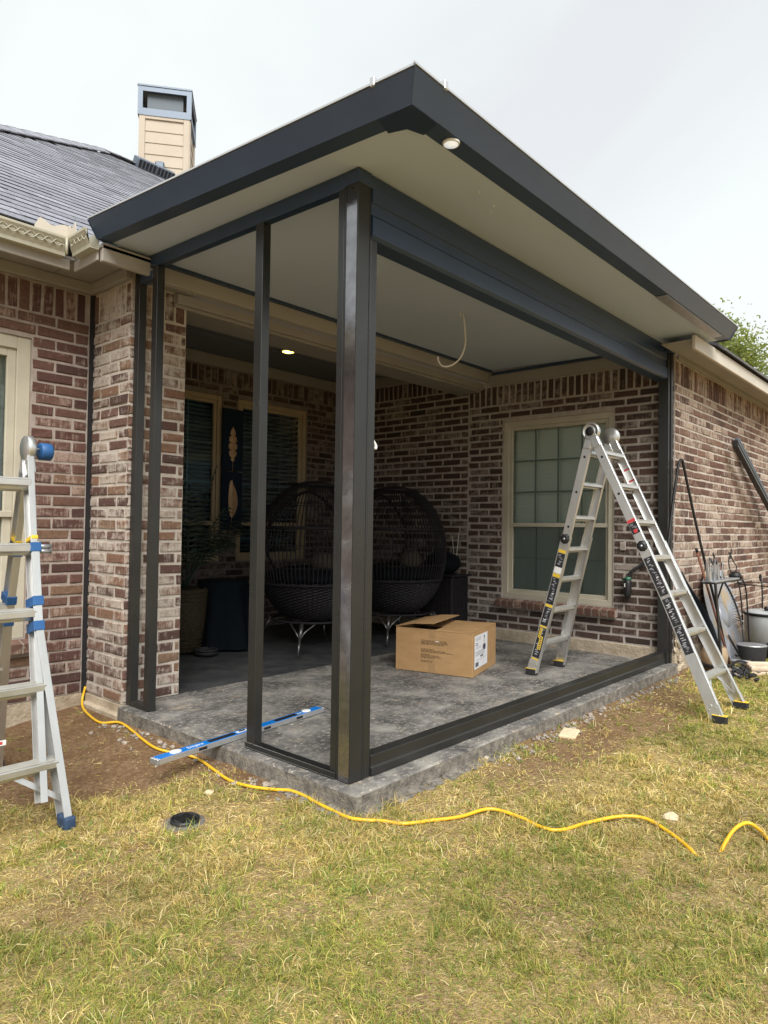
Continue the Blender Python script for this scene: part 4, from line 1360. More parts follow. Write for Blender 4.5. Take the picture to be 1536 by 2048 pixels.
def text(s, parent, loc, X, Y, size, m_, name='lettering', depth=0.0003):
    cu = bpy.data.curves.new(name, 'FONT')
    cu.body = s; cu.size = size; cu.extrude = depth; cu.align_x = 'CENTER'; cu.align_y = 'CENTER'
    cu.materials.append(m_)
    o = bpy.data.objects.new(name, cu)
    COL.objects.link(o)
    dg = bpy.context.evaluated_depsgraph_get()
    me_ = bpy.data.meshes.new_from_object(o.evaluated_get(dg))
    bpy.data.objects.remove(o)
    X, Y = nrmv(np.array(X, float)), nrmv(np.array(Y, float)); N = np.cross(X, Y)
    mt = Matrix.Identity(4)
    rl = root_loc(parent)
    for i in range(3):
        mt[i][0], mt[i][1], mt[i][2], mt[i][3] = float(X[i]), float(Y[i]), float(N[i]), float(loc[i] - rl[i])
    me_.transform(mt)
    o = bpy.data.objects.new(name, me_)
    COL.objects.link(o)
    o.parent = parent
    return o


for a in (.235, 1.0):
    text('Empire', lv, lp0 + ld * (a + .02) + ls * LWd / 2 + Zv * (LH + .0049), ld, ls, .036, M['white'])

# ------------------------------------------------------------------ extension cord
cpx = [(165, 1388, .06), (166, 1410, .02), (186, 1440, 0), (205, 1449, 0), (240, 1449, 0), (265, 1465, 0), (285, 1482, 0), (310, 1499, 0), (340, 1508, 0), (375, 1514, 0), (402, 1525, 0), (430, 1545, 0), (460, 1565, 0), (500, 1577, 0), (545, 1583, 0), (582, 1587, 0), (620, 1598, 0), (762, 1646, 0), (805, 1652, 0), (860, 1646, 0), (920, 1638, 0), (980, 1626, .008), (1040, 1639, 0), (1080, 1658, 0), (1120, 1665, 0), (1180, 1649, 0), (1240, 1643, .012), (1290, 1647, .012), (1330, 1664, 0), (1370, 1694, 0), (1392, 1711, -.010), (1408, 1716, -.028), (1430, 1712, -.03), (1450, 1692, .002), (1470, 1671, .018), (1495, 1661, .022), (1520, 1671, .012), (1550, 1697, 0), (1600, 1720, 0), (1680, 1725, 0)]


def on_ground(px, py):
    d = ROWS.T @ np.array([(px - 768) / FPX, (py - 1024) / FPX, 1.0])
    z = -0.12
    for _ in range(8):
        P = CAM + d * (z - CAM[2]) / d[2]
        z = float(gz(P[0], P[1]))
    return P


pts = []
for px, py, lift in cpx:
    P = on_ground(px, py)
    if P[0] > -0.12 and P[1] > -0.14:
        if P[0] + 0.12 < P[1] + 0.14:
            P[0] = -0.105
        else:
            P[1] = -0.145
        P[2] = float(gz(P[0], P[1])) + 0.004
    pts.append(P + np.array([0, 0, 0.010 + lift]))
pts[0] = np.array([-0.034, 2.553, 0.04]); pts[1] = np.array([-0.062, 2.535, -0.045])
pts.insert(2, np.array([-0.105, 2.42, float(gz(-0.105, 2.42)) + .01]))
k_ = next(i for i in range(3, len(pts)) if pts[i][1] < -0.13)
for j_, (x_, y_) in enumerate(((-0.112, 0.12), (-0.120, -0.02), (-0.128, -0.13), (-0.085, -0.205))):
    pts.insert(k_ + j_, np.array([x_, y_, float(gz(x_, y_)) + 0.012]))
pts = smooth_path(pts, 7)
for q_ in pts:
    if q_[0] > -0.098 and -0.137 < q_[1] < 2.03:
        if q_[0] < q_[1]:
            q_[0] = -0.098
        else:
            q_[1] = -0.137
mb = MB(); mb.tube(pts, 0.0078, M['cord'], 8)
tag(mb.build('extension_cord'), 'yellow extension cord snaking across the lawn past the slab corner', 'extension cord')


# ------------------------------------------------------------------ ladders
def lerp(a, b_, t):
    return np.array(a, float) * (1 - t) + np.array(b_, float) * t


def channel(mb, p0, p1, side, web, fl, t, m_, flip=1):
    """C-channel rail from p0 to p1: web normal = side, flanges reach inward"""
    p0, p1, side = (np.array(a, float) for a in (p0, p1, side))
    d = nrmv(p1 - p0); side = nrmv(side - d * (side @ d)); dep = np.cross(d, side)
    P = [(0, -web / 2), (0, web / 2), (-fl, web / 2), (-fl, web / 2 - t), (-t, web / 2 - t), (-t, -web / 2 + t), (-fl, -web / 2 + t), (-fl, -web / 2)]
    mb.prof(p0, p1, P, m_, side, dep)
    return d, side, dep


def build_ladder(root, H, a_axis, width, F, Bk, flareF, flareB, top_len, style, gF, gB):
    """H: hinge point on the near rail, F/Bk: near feet on the ground; a_axis points to the other rail"""
    ax = np.array(a_axis, float)
    H, F, Bk = (np.array(q_, float) for q_ in (H, F, Bk))
    g_ = style == 'gorilla'
    alu = M['alu'] if not g_ else M['alu']
    foot_m = M['rubber'] if g_ else M['blue_rubber']
    for sec, foot, flare, gf in (('front', F, flareF, gF), ('back', Bk, flareB, gB)):
        d_all = nrmv(foot - H)
        LT = np.linalg.norm(foot - H)
        web_dir = None
        for s_ in (0, 1):
            o_ = ax * width * s_
            out = -ax if s_ == 0 else ax
            ftp = foot + (ax * (width + 2 * flare) if s_ else 0) if True else foot
            h_ = H + o_
            straight_end = h_ + nrmv((foot + ax * flare + ax * 0) - H) * LT * 0.93
            # inner (upper) rail
            mb = MB()
            dir_in = nrmv((foot + ax * flare) - H)
            p_top = h_ + dir_in * 0.05
            p_end = h_ + dir_in * (LT * (0.60 if g_ else 0.93))
            channel(mb, p_top, p_end, out, 0.068, 0.030, 0.0035, alu)
            ir = mb.build('inner_rail', root, 0.0012)
            # outer (lower) rail, flared
            mb = MB()
            q0 = h_ + dir_in * (LT * (0.42 if g_ else 0.275)) + out * 0.006
            q1 = h_ + dir_in * (LT * (0.62 if g_ else 0.50)) + out * 0.008
            channel(mb, q0, q1, out, 0.080, 0.034, 0.004, alu)
            lift = nrmv(ftp - q1) * 0.03
            channel(mb, q1, ftp - lift, out, 0.080, 0.034, 0.004, alu)
            orr = mb.build('outer_rail', root, 0.0012)
            dq = nrmv(ftp - q1); dep = np.cross(dq, nrmv(out - dq * (out @ dq)))
            # foot
            mb = MB()
            dn = np.array([0, 0, -1.0])
            sx_ = nrmv(np.cross(dep, dn)); dpx = nrmv(np.array([dep[0], dep[1], 0]))
            c_ = np.array([ftp[0], ftp[1], gf]) - out * 0.017
            mb.obox(c_ + Zv * 0.028, out * 0.024, dpx * 0.046, Zv * 0.027, foot_m)
            ft = mb.build('foot', root, 0.008, segs=2)
            if g_:
                mb = MB(); mb.obox(c_ + Zv * 0.053, out * 0.0255, dpx * 0.048, Zv * 0.0028, M['sticker_yellow']); mb.build('foot_trim', ft, 0.002)
                mb = MB(); mb.obox(ftp - dq * 0.075 + out * 0.003 - out * 0.0, dq * 0.045, dep * 0.042, out * 0.003, M['alu_warm'])
                for e_ in (-1, 1):
                    for e2_ in (-1, 1):
                        mb.lathe(ftp - dq * (0.075 + e_ * .025) + dep * e2_ * .024 + out * 0.006, [(0.006, 0), (0.005, .003), (0, .004)], M['gal'], 8, X=dq, Y=dep, Z=out)
                mb.build('foot_plate', ft)
            # pivot holes on inner rail
            if g_:
                mb = MB()
                for t_ in (0.10, 0.24, 0.38):
                    mb.lathe(h_ + dir_in * (LT * t_) + out * 0.0004, [(0.010, 0.0), (0.010, .0012), (0.0, .0012)], M['groove'], 12, X=dir_in, Y=np.cross(out, dir_in), Z=out)
                mb.build('rung_hole', ir)
            # lock joint
            cl = h_ + dir_in * (LT * (0.43 if g_ else 0.42))
            mb = MB()
            if g_:
                dp2 = nrmv(np.cross(dir_in, out))
                pl = []
                mb.lathe(cl + out * 0.010, [(0.0, 0.016), (0.026, 0.016), (0.040, 0.008), (0.042, -0.004)], M['dark'], 8, X=dir_in, Y=dp2 * 0.95, Z=out, smooth=False)
                mb.lathe(cl + out * 0.026, [(0.011, 0.0), (0.009, .005), (0, .006)], M['gal'], 10, X=dir_in, Y=dp2, Z=out)
                mb.build('rock_lock', orr)
            else:
                dp2 = nrmv(np.cross(dir_in, out))
                for t_ in (0.29, 0.435, 0.50):
                    c2 = h_ + dir_in * (LT * t_) + out * 0.0
                    mb = MB()
                    mb.obox(c2 - out * 0.010, dir_in * 0.022, dp2 * 0.044, out * 0.024, M['blue_plastic'])
                    mb.lathe(c2 - dp2 * 0.044 - out * 0.012, [(0.008, 0), (0.007, .003), (0, .004)], M['gal'], 8, X=dir_in, Y=out, Z=-dp2)
                    mb.build('rail_bracket', orr, 0.004)
                mb = MB()
                c2 = h_ + dir_in * (LT * 0.262) - out * 0.012
                mb.obox(c2, dir_in * 0.010, dp2 * 0.036, out * 0.0165, M['yellow']); mb.build('warning_clip', ir, 0.003)
                if s_ == 0:
                    mb = MB()
                    c2 = h_ + dir_in * (LT * 0.29)
                    for k in (-1, 1):
                        mb.tube([c2 + dir_in * .012 * k + out * .01, c2 + dir_in * .012 * k + out * .075], 0.011, M['gal'], 10)
                    mb.build('lock_pin', orr)
        # rungs
        dir_in = nrmv((foot + ax * flare) - H)
        dep = nrmv(np.cross(dir_in, ax))
        nr_ = 7 if g_ else 6
        fr = (0.085, 0.21, 0.345, 0.475, 0.60, 0.73, 0.87) if g_ else (0.06, 0.235, 0.40, 0.59, 0.735, 0.92)
        fr = fr if g_ else (0.105, 0.29, 0.465, 0.655, 0.845)
        for k, t_ in enumerate(fr):
            fl0 = 0.62 if g_ else 0.50
            t_out = t_ > (0.55 if g_ else 0.4)
            ex_ = flare * max(0.0, (t_ - fl0) / (1 - fl0)) if t_out else 0.0
            pa = H + dir_in * LT * t_ - ax * (ex_ - (0.002 if g_ else 0.020))
            pb = H + dir_in * LT * t_ + ax * (width + ex_ - (0.002 if g_ else 0.020))
            if t_out:
                # keep on the outer rail line
                pass
            mb = MB()
            hgt = Zv * 0.5 + dep * 0.0
            lv_ = nrmv(np.array([dep[0], dep[1], 0]))
            lv_ = lv_ if True else dep
            RP = [(-.030, .012), (-.010, .016), (.010, .016), (.030, .012), (.030, -.006), (.012, -.012), (.010, -.020), (-.010, -.020), (-.012, -.012), (-.030, -.006)]
            kr = 1.15 if g_ else 1.45
            RP = [(a_ * kr * (1.0 if g_ else .9), b2 * kr) for a_, b2 in RP]
            mb.prof(pa, pb, RP, M['alu'], lv_, Zv)
            for e_ in (-.026, -.0085, .0085, .026):
                mb.prof(pa, pb, [(e_ - .004, .014 * kr), (e_ + .004, .014 * kr), (e_ + .003, .019 * kr), (e_ - .003, .019 * kr)], M['alu_warm'], lv_, Zv)
            rg = mb.build('rung', root, 0.0012)
            if t_out:
                for pe, di in ((pa, 1), (pb, -1)):
                    for e_ in (-.018, .018):
                        mb = MB()
                        mb.lathe(pe + ax * di * 0.03 + lv_ * -.031 * (1 if sec == 'front' else -1) + Zv * (e_ * .5), [(0.007, 0), (0.006, .003), (0, .004)], M['gal'], 8, X=ax, Y=Zv, Z=lv_ * (-1 if sec == 'front' else 1))
                        mb.build('rivet', rg)
        # diagonal braces under the lowest rung
        t_ = fr[-1]
        for s_ in (0, 1):
            sg = 1 if s_ == 0 else -1
            base = H + ax * width * s_
            ft_ = foot + (ax * (width + 2 * flare) if s_ else 0)
            p_r = H + dir_in * LT * t_ + ax * (width / 2 + (-1 if s_ == 0 else 1) * (width / 2 - 0.15))
            p_f = lerp(H + dir_in * LT * t_ + ax * (-flare * .85 if s_ == 0 else width + flare * .85), ft_, 0.62)
            mb = MB(); mb.bar(p_r, p_f, 0.004, 0.024, M['alu'], side=dep); mb.build('brace', root, 0.0008)
        yield sec, dir_in, LT, dep
    # hinges
    for s_ in (0, 1):
        out = -ax if s_ == 0 else ax
        c_ = H + ax * width * s_
        mb = MB()
        rr_ = 0.071 if g_ else 0.062
        X_ = nrmv(np.cross(out, Zv))
        mb.lathe(c_ - out * 0.030, [(rr_ * .96, 0.0), (rr_, .004), (rr_, .030), (rr_ * .93, .036), (rr_ * .8, .038), (rr_ * .78, .034), (rr_ * .45, .034), (rr_ * .42, .039), (0, .039)], M['alu'], 28, X=X_, Y=Zv, Z=out)
        hg = mb.build('hinge', root)
        for foot in (F, Bk):
            dd = nrmv(foot - H)
            mb = MB(); mb.obox(c_ + dd * 0.085 - out * 0.012, dd * 0.05, nrmv(np.cross(dd, out)) * 0.031, out * 0.0155, M['alu']); mb.build('hinge_strap', hg, 0.004)
        mb = MB()
        if g_ and s_ == 0:
            mb.lathe(c_ + out * 0.008, [(0.034, 0.0), (0.034, .012), (0.028, .016), (0.0, .016)], M['dark'], 18, X=X_, Y=Zv, Z=out)
            mb.build('hinge_knob', hg)
        elif not g_:
            mb.tube([c_ + out * 0.005, c_ + out * 0.05], 0.006, M['gal'], 8)
            mb.lathe(c_ + out * 0.040 - Zv * 0.01, [(0.020, 0.0), (0.040, 0.0), (0.043, .004), (0.043, .050), (0.040, .056), (0.018, .056)], M['blue_plastic'], 22, X=X_, Y=Zv, Z=out)
            mb.build('hinge_roller', hg)


# right ladder astride the front sill
lr = thing('step_ladder', 'aluminium folding ladder with black and yellow stickers astride the front sill', 'ladder', (2.98, 0.12, 0.0))
Hh, Fh, Bh = (2.775, 0.135, 1.955), (2.735, 0.615, 0.0), (2.64, -0.845, float(gz(2.64, -0.845)))
info = list(build_ladder(lr, Hh, (1, 0, 0), 0.40, Fh, Bh, 0.055, 0.075, 0.8, 'gorilla', 0.0, Bh[2]))
# stickers on the near rails (outer face x-)
for (sec, dir_in, LT, dep), foot, seq in ((info[0], Fh, (('y', .475, .488), ('k', .49, .545), ('w', .547, .572), ('y', .574, .588), ('k', .590, .70), ('y', .702, .712), ('k', .714, .79), ('y', .792, .798), ('k', .80, .925), ('y', .928, .934))),
                                          (info[1], Bh, (('r', .335, .345), ('k', .346, .385), ('k', .47, .60), ('k', .61, .70), ('k', .702, .79)))):
    foot = np.array(foot); H_ = np.array(Hh)
    out = np.array([-1.0, 0, 0])
    q1 = H_ + dir_in * LT * .62 + out * .008
    seen = {}
    rr = random.Random(8)
    for kx, a, b_ in seq:
        def pt(t):
            if t <= .42:
                return H_ + dir_in * LT * t
            if t <= .62:
                return H_ + dir_in * LT * t + out * .008
            return lerp(q1, foot, (t - .62) / .38)
        p0, p1 = pt(a), pt(b_)
        mb = MB()
        d_ = nrmv(p1 - p0); o_ = nrmv(out - d_ * (out @ d_)); w_ = np.cross(d_, o_)
        mm = {'y': 'sticker_yellow', 'k': 'sticker_black', 'w': 'sticker_white', 'r': 'sticker_red'}[kx]
        mb.obox((p0 + p1) / 2 + o_ * .0009, d_ * np.linalg.norm(p1 - p0) / 2, w_ * .031, o_ * .0005, M[mm])
        st = mb.build('sticker', lr)
        if kx == 'k':
            mb = MB()
            L_ = np.linalg.norm(p1 - p0)
            s_ = .012
            while s_ < L_ - .02:
                k = rr.random()
                mcol = M['ink_grey'] if k < .9 else M['sticker_white']
                mb.obox(p0 + d_ * s_ + w_ * rr.uniform(-.012, .012) + o_ * .0017, d_ * rr.uniform(.0012, .004), w_ * rr.uniform(.006, .016), o_ * .0003, mcol)
                s_ += rr.uniform(.008, .02)
            if sec == 'front' and a > .79:
                mb.obox(p0 + d_ * .045 + w_ * .012 + o_ * .002, d_ * .042, w_ * .011, o_ * .0003, M['sticker_yellow'])
                mb.obox(p0 + d_ * .125 + w_ * -.008 + o_ * .002, d_ * .055, w_ * .014, o_ * .0003, M['sticker_yellow'])
                for k in range(7):
                    mb.obox(p0 + d_ * (.082 + k * .0145) + w_ * -.008 + o_ * .0024, d_ * .004, w_ * .008, o_ * .0002, M['ink'])
                for k in range(6):
                    mb.obox(p0 + d_ * (.014 + k * .012) + w_ * .012 + o_ * .0024, d_ * .003, w_ * .006, o_ * .0002, M['ink'])
            if kx == 'k' and sec == 'back' and a < .4:
                mb.obox(p1 - d_ * .02 + o_ * .0021, d_ * .013, w_ * .014, o_ * .0003, M['sticker_red'])
            mb.build('sticker_print', st)
# red/white label inside the far rail of the back section
sec, dir_in, LT, dep = info[1]
mb = MB()
for k, mm in enumerate(('sticker_red', 'sticker_white', 'sticker_red', 'sticker_white')):
    t_ = .135 + k * .022
    mb.obox(np.array(Hh) + np.array([.40 - .004, 0, 0]) + dir_in * LT * t_, (.0006, 0, 0), dir_in * LT * (.003 if k % 2 == 0 else .018), nrmv(np.cross(dir_in, (1, 0, 0))) * .026, M[mm])
mb.build('sticker', lr)
mb = MB()
mb.obox(np.array(Hh) + np.array([.2, 0, 0]) + info[0][1] * info[0][2] * .085 + np.array([0, .031, .003]), (.06, 0, 0), (0, .0006, 0), (0, 0, .005), M['sticker_red'])
mb.build('sticker', lr)

# left ladder, cropped by the frame
ll = thing('step_ladder', 'aluminium folding ladder with blue plastic brackets and feet beside the left window', 'ladder', (-1.15, 1.4, -0.15))
HL = (-0.915, 1.33, 1.545)
FL = (-0.915, 0.805, float(gz(-0.915, 0.805)))
BL = (-0.80, 1.93, float(gz(-0.80, 1.93)))
infoL = list(build_ladder(ll, HL, (-1, 0, 0), 0.42, FL, BL, 0.10, 0.06, 0.8, 'little', FL[2], BL[2]))
mb = MB()
sec, dir_in, LT, dep = infoL[0]
mb.obox(np.array(HL) + dir_in * LT * .765 + np.array([-.21, -.031, -.002]), (.05, 0, 0), (0, .0005, 0), (0, 0, .011), M['sticker_white'])
mb.obox(np.array(HL) + dir_in * LT * .765 + np.array([-.19, -.032, -.002]), (.016, 0, 0), (0, .0004, 0), (0, 0, .006), M['sticker_red'])
mb.build('sticker', ll)

# ------------------------------------------------------------------ porch furniture
def egg_chair(c, rz_, ry_, label, face):
    c = np.array(c, float)
    root = thing('egg_chair', label, 'chair', (c[0], c[1], 0), 'wicker egg chairs in the porch')
    cz, a_, b_ = 0.93, rz_, 0.71          # ellipsoid centre height, horizontal and vertical semi-axes
    rad = lambda z: a_ * math.sqrt(max(0.0, 1 - ((z - cz) / b_) ** 2))
    # ribs (one part, joined: too thin to pick apart)
    mb = MB()
    nrib = 84
    for k in range(nrib):
        an = 2 * math.pi * k / nrib
        da = (an - face + math.pi) % (2 * math.pi) - math.pi
        if abs(da) < 0.85:
            continue                      # the open front
        pts = []
        for z in np.linspace(0.62, 1.60, 13):
            r_ = rad(z)
            pts.append((c[0] + r_ * math.cos(an), c[1] + r_ * math.sin(an), z))
        mb.tube(pts, 0.0062, M['wicker'], 4, caps=False)
    mb.build('ribs', root, kind='stuff')
    # hoops
    for z, r_t in ((0.64, .012), (0.80, .004), (0.98, .004), (1.17, .017), (1.40, .005), (1.585, .014)):
        mb = MB(); r_ = rad(z) + 0.004
        mb.tube(arc((c[0], c[1], z), r_, 0, 2 * math.pi, 41, (1, 0, 0), (0, 1, 0)), r_t, M['wicker'], 6, caps=False); mb.build('hoop', root)
    # crown weave
    mb = MB(); mb.lathe((c[0], c[1], 0), [(rad(1.58), 1.58), (rad(1.605), 1.605), (rad(1.625), 1.622), (0, 1.638)], M['wicker'], 28); mb.build('crown_weave', root)
    # opening frame
    mb = MB()
    pts = []
    for t in np.linspace(0, 2 * math.pi, 33):
        da = 0.85 * math.cos(t); z = 1.08 + 0.46 * math.sin(t)
        an = face + da; r_ = rad(z)
        pts.append((c[0] + r_ * math.cos(an), c[1] + r_ * math.sin(an), z))
    mb.tube(pts, 0.016, M['wicker'], 7, caps=False); mb.build('opening_frame', root)
    # woven bowl: shell with over-under relief
    mb = MB()
    nu, nv = 120, 26
    vs_ = []
    for i in range(nv + 1):
        z = 0.30 + (0.66 - 0.30) * i / nv
        r0 = rad(max(z, .30))
        for j in range(nu):
            an = 2 * math.pi * j / nu
            k = r0 + 0.006 * (1 if (i + j // 2) % 2 else -1)
            vs_.append((c[0] + k * math.cos(an), c[1] + k * math.sin(an), z))
    fs = [(i * nu + j, i * nu + (j + 1) % nu, (i + 1) * nu + (j + 1) % nu, (i + 1) * nu + j) for i in range(nv) for j in range(nu)]
    fs.append(tuple(range(nu))[::-1])
    mb.add(vs_, fs, M['wicker']); mb.build('woven_bowl', root)
    # seat cushion and pillow
    mb = MB(); mb.blob((c[0], c[1], 0.70), rad(.7) * .92, rad(.7) * .92, .11, M['cushion_dark'], 20, 8); mb.build('cushion', root)
    pv = np.array([math.cos(face), math.sin(face), 0])
    pp = c - pv * a_ * .45
    mb = MB(); mb.blob((pp[0] + .1, pp[1] + .05, 0.84), .15, .12, .10, M['cushion_tan'], 14, 8); mb.build('pillow', root)
    # base ring and legs
    mb = MB(); mb.tube(arc((c[0], c[1], 0.290), .40, 0, 2 * math.pi, 33, (1, 0, 0), (0, 1, 0)), .012, M['wicker'], 7, caps=False); mb.build('base_ring', root)
    for k in range(4):
        an = math.radians(214) + k * math.pi / 2
        e = np.array([math.cos(an), math.sin(an), 0]); s_ = np.array([-math.sin(an), math.cos(an), 0])
        foot = c + e * .56; foot[2] = .0
        j = c + e * .50; j[2] = .16
        mb = MB()
        mb.tube([foot + Zv * .005, j], [.011, .014], M['leg_metal'], 8)
        mb.tube([j, c + e * .42 + Zv * .29], .020, M['leg_metal'], 8)
        for sg in (-1, 1):
            mb.tube(smooth_path([j - Zv * .01, j + s_ * sg * .045 + Zv * .06 - e * .02, c + e * .40 + s_ * sg * .12 + Zv * .285], 5), .008, M['leg_metal'], 6)
        mb.build('leg', root)


egg_chair((2.33, 2.79, 0), 0.56, .6, 'wicker egg chair partly behind the bronze corner post, nearer the wall art', R(60))
egg_chair((3.35, 2.62, 0), 0.555, .6, 'wicker egg chair right of the corner post, beside the brick window wall', R(75))

# side cabinet with cushion by the wall
cbn = thing('side_table', 'dark wicker side table between the right egg chair and the brick wall', 'side table', (3.95, 2.38, 0))
mb = MB(); mb.box(3.80, 4.10, 2.18, 2.62, 0.03, 0.655, M['wicker']); mb.build('table_body', cbn, 0.01)
mb = MB(); mb.box(3.785, 4.108, 2.165, 2.635, 0.656, 0.68, M['wicker']); mb.build('table_top', cbn, 0.005)
mb = MB()
for k in range(11):
    mb.box(3.795, 3.7995, 2.20 + k * .038, 2.215 + k * .038, 0.05, 0.64, M['wicker'])
    mb.box(3.82 + k * .026, 3.83 + k * .026, 2.175, 2.1795, 0.05, 0.64, M['wicker'])
mb.build('cane_strips', cbn)
tag(MB().blob((3.95, 2.42, 0.80), .17, .22, .13, M['cushion_dark'], 16, 10, 0.03).build('cushion'), 'dark scatter cushion on the wicker side table', 'cushion')
mb = MB()
mb.tube([(4.06, 2.33, .70), (4.085, 2.30, 1.14)], .004, M['white'], 5); mb.tube([(4.06, 2.33, .70), (4.10, 2.40, 1.10)], .004, M['white'], 5)
tag(mb.build('plant_stakes'), 'two thin pale plant stakes beside the dark cushion', 'stakes')

# palm in a wicker planter
pl_ = thing('potted_palm', 'dark feathery palm in a wicker planter behind the brick pillar', 'plant', (1.30, 3.42, 0))
mb = MB(); mb.lathe((1.30, 3.42, 0), [(0.13, 0.0), (0.15, .02), (0.19, .3), (0.205, .58), (0.19, .60), (0.17, .56), (0, .55)], M['wicker_tan'], 26)
pot_ = mb.build('planter', pl_)
mb = MB()
for k in range(15):
    z = .03 + k * .038
    mb.tube(arc((1.30, 3.42, z), 0.151 + .092 * z + .003, 0, 2 * math.pi, 27, (1, 0, 0), (0, 1, 0)), .006, M['wicker_tan'], 5, caps=False)
mb.build('planter_weave', pot_)
rp = random.Random(12)
for k in range(17):
    an = rp.uniform(0, 2 * math.pi); tilt = rp.uniform(.25, .95); L_ = rp.uniform(1.0, 1.5)
    e = np.array([math.cos(an), math.sin(an), 0])
    pts = []
    for t in np.linspace(0, 1, 10):
        r_ = L_ * .62 * tilt * t ** 1.2
        z = .55 + L_ * t * (1.05 - .42 * tilt) - .62 * tilt * t * t * L_ * .55
        pts.append(np.array([1.30, 3.42, 0]) + e * r_ + Zv * z)
    mb = MB(); mb.tube(pts, [.006] * 5 + [.004] * 5, M['palm'], 5)
    for i in range(3, 10):
        for sub in (0, .5):
            if i + sub > 9:
                continue
            p = lerp(pts[i], pts[min(i + 1, 9)], sub)
            d_ = nrmv(pts[i] - pts[i - 1]); s_ = nrmv(np.cross(d_, Zv))
            for sg in (-1, 1):
                l_ = .20 * (1 - abs(i - 6) / 7)
                tip = p + s_ * sg * l_ * .8 + d_ * l_ * .6 - Zv * l_ * .5
                wv = d_ * .009
                mid = lerp(p, tip, .5) + Zv * .015
                mb.add([p - wv * .4, p + wv * .4, mid + wv, tip, mid - wv], [(0, 1, 2, 3, 4)], M['palm'])
    mb.build('frond', pl_)

# draped table
tb = thing('draped_table', 'small round table under a dark teal cloth in the porch', 'table', (1.72, 3.42, 0))
mb = MB()
nu = 48
vs_ = []
for i, (r_, z, wv) in enumerate(((0.0, .652, 0), (.20, .652, 0), (.235, .645, .0), (.25, .56, .01), (.27, .40, .022), (.30, .20, .035), (.33, .02, .045))):
    for j in range(nu):
        an = 2 * math.pi * j / nu
        k = r_ + wv * math.sin(an * 7 + .4) + wv * .4 * math.sin(an * 12)
        vs_.append((1.72 + k * math.cos(an), 3.42 + k * math.sin(an), z))
mb.add(vs_, [(i * nu + j, i * nu + (j + 1) % nu, (i + 1) * nu + (j + 1) % nu, (i + 1) * nu + j) for i in range(6) for j in range(nu)], M['cloth'], True); mb.build('tablecloth', tb)
mb = MB(); mb.lathe((1.72, 3.42, 0), [(.2, .0), (.2, .02), (.03, .04), (.03, .62), (.2, .625), (.2, .645), (0, .645)], M['dark'], 20); mb.build('pedestal', tb)
mb = MB()
for k in range(4):
    mb.tube(arc((1.35, 3.14, .018 + k * .012), .085 + .012 * (k % 2), .3 * k, 2 * math.pi + .3 * k, 25, (1, 0, 0), (0, 1, 0)), .010, M['rubber'], 6, caps=False)
tag(mb.build('hose_coil'), 'coil of black tubing on the porch floor beside the brick pillar', 'coil')

# wall art panels with feathers (between the back windows)
for k, (z0_, z1_, lab) in enumerate(((1.80, 2.50, 'upper navy wall panel with a notched copper feather between the porch windows'), (1.14, 1.79, 'lower navy wall panel with a smooth copper leaf between the porch windows'))):
    wa = thing('wall_art', lab, 'wall art', (2.40, YB - 0.05, z0_), 'navy feather panels between the porch windows')
    mb = MB(); mb.box(2.255, 2.53, YB - 0.045, YB - 0.018, z0_, z1_, M['navy_board']); mb.build('board', wa, 0.003)
    zc_ = 2.10 if k == 0 else 1.48
    hl = 0.20 if k == 0 else 0.21
    outl = []
    N_ = 25
    for sg in (1, -1):
        rng_ = range(N_) if sg == 1 else range(N_ - 1, -1, -1)
        for i in rng_:
            t = i / (N_ - 1)
            w_ = .056 * math.sin(math.pi * t ** .85) ** .65
            if k == 0 and i % 5 == 3:
                w_ *= .45
            bend = .0 if k == 0 else .03 * math.sin(math.pi * t) * (1 if sg == 1 else .6) - .02 * t
            outl.append((2.385 + sg * w_ + bend, zc_ - hl + 2 * hl * t))
    yy = YB - 0.052
    nO = len(outl)
    cen_ = [(2.385, yy, zc_ - hl + 2 * hl * i / (N_ - 1)) for i in range(N_)]
    mb = MB()
    right = [(x_, yy, z_) for x_, z_ in outl[:N_]]; left = [(x_, yy, z_) for x_, z_ in outl[N_:]][::-1]
    vv = right + [(a, yy - .006, c) for a, b_, c in cen_] + left + [(a, yy + .004, c) for a, b_, c in right] + [(a, yy + .004, c) for a, b_, c in left]
    f_ = []
    for i in range(N_ - 1):
        f_ += [(i, i + 1, N_ + i + 1, N_ + i), (N_ + i, N_ + i + 1, 2 * N_ + i + 1, 2 * N_ + i), (i + 1, i, 3 * N_ + i, 3 * N_ + i + 1), (2 * N_ + i, 2 * N_ + i + 1, 4 * N_ + i + 1, 4 * N_ + i)]
    mb.add(vv, f_, M['feather_gold'])
    mb.tube([(2.385, yy, zc_ - hl + .01), (2.38 - .012 * k, yy, zc_ - hl - .12)], .003, M['feather_gold'], 5)
    mb.build('feather', wa)

# ------------------------------------------------------------------ hose tap sleeve on the window wall
hb = thing('hose_tap', 'dark pipe and valve with a black hanging sleeve on the brick window wall', 'tap', (XW - 0.01, 0.3, 0.8))
mb = MB(); mb.tube(smooth_path([(XW, .12, .955), (4.10, .16, .93), (4.085, .25, .86), (4.08, .33, .80), (4.08, .36, .74)], 5), .016, M['rubber'], 8); mb.build('pipe', hb)
M['brass_green'] = simple('verdigris_valve', (0.05, 0.16, 0.10), 0.5, 0.5)
mb = MB(); mb.blob((4.08, .36, .735), .028, .032, .026, M['brass_green'], 12, 8); mb.tube([(4.08, .33, .742), (4.08, .41, .728)], .012, M['brass_green'], 8); mb.build('valve', hb)
mb = MB(); mb.lathe((4.082, .362, 0), [(.0, .555), (.024, .56), (.034, .59), (.036, .70), (.028, .725), (0, .73)], M['dark'], 16); mb.build('sleeve', hb)
mb = MB(); mb.box(4.045, 4.047, .372, .380, .66, .695, M['white']); mb.build('sleeve_tag', hb)
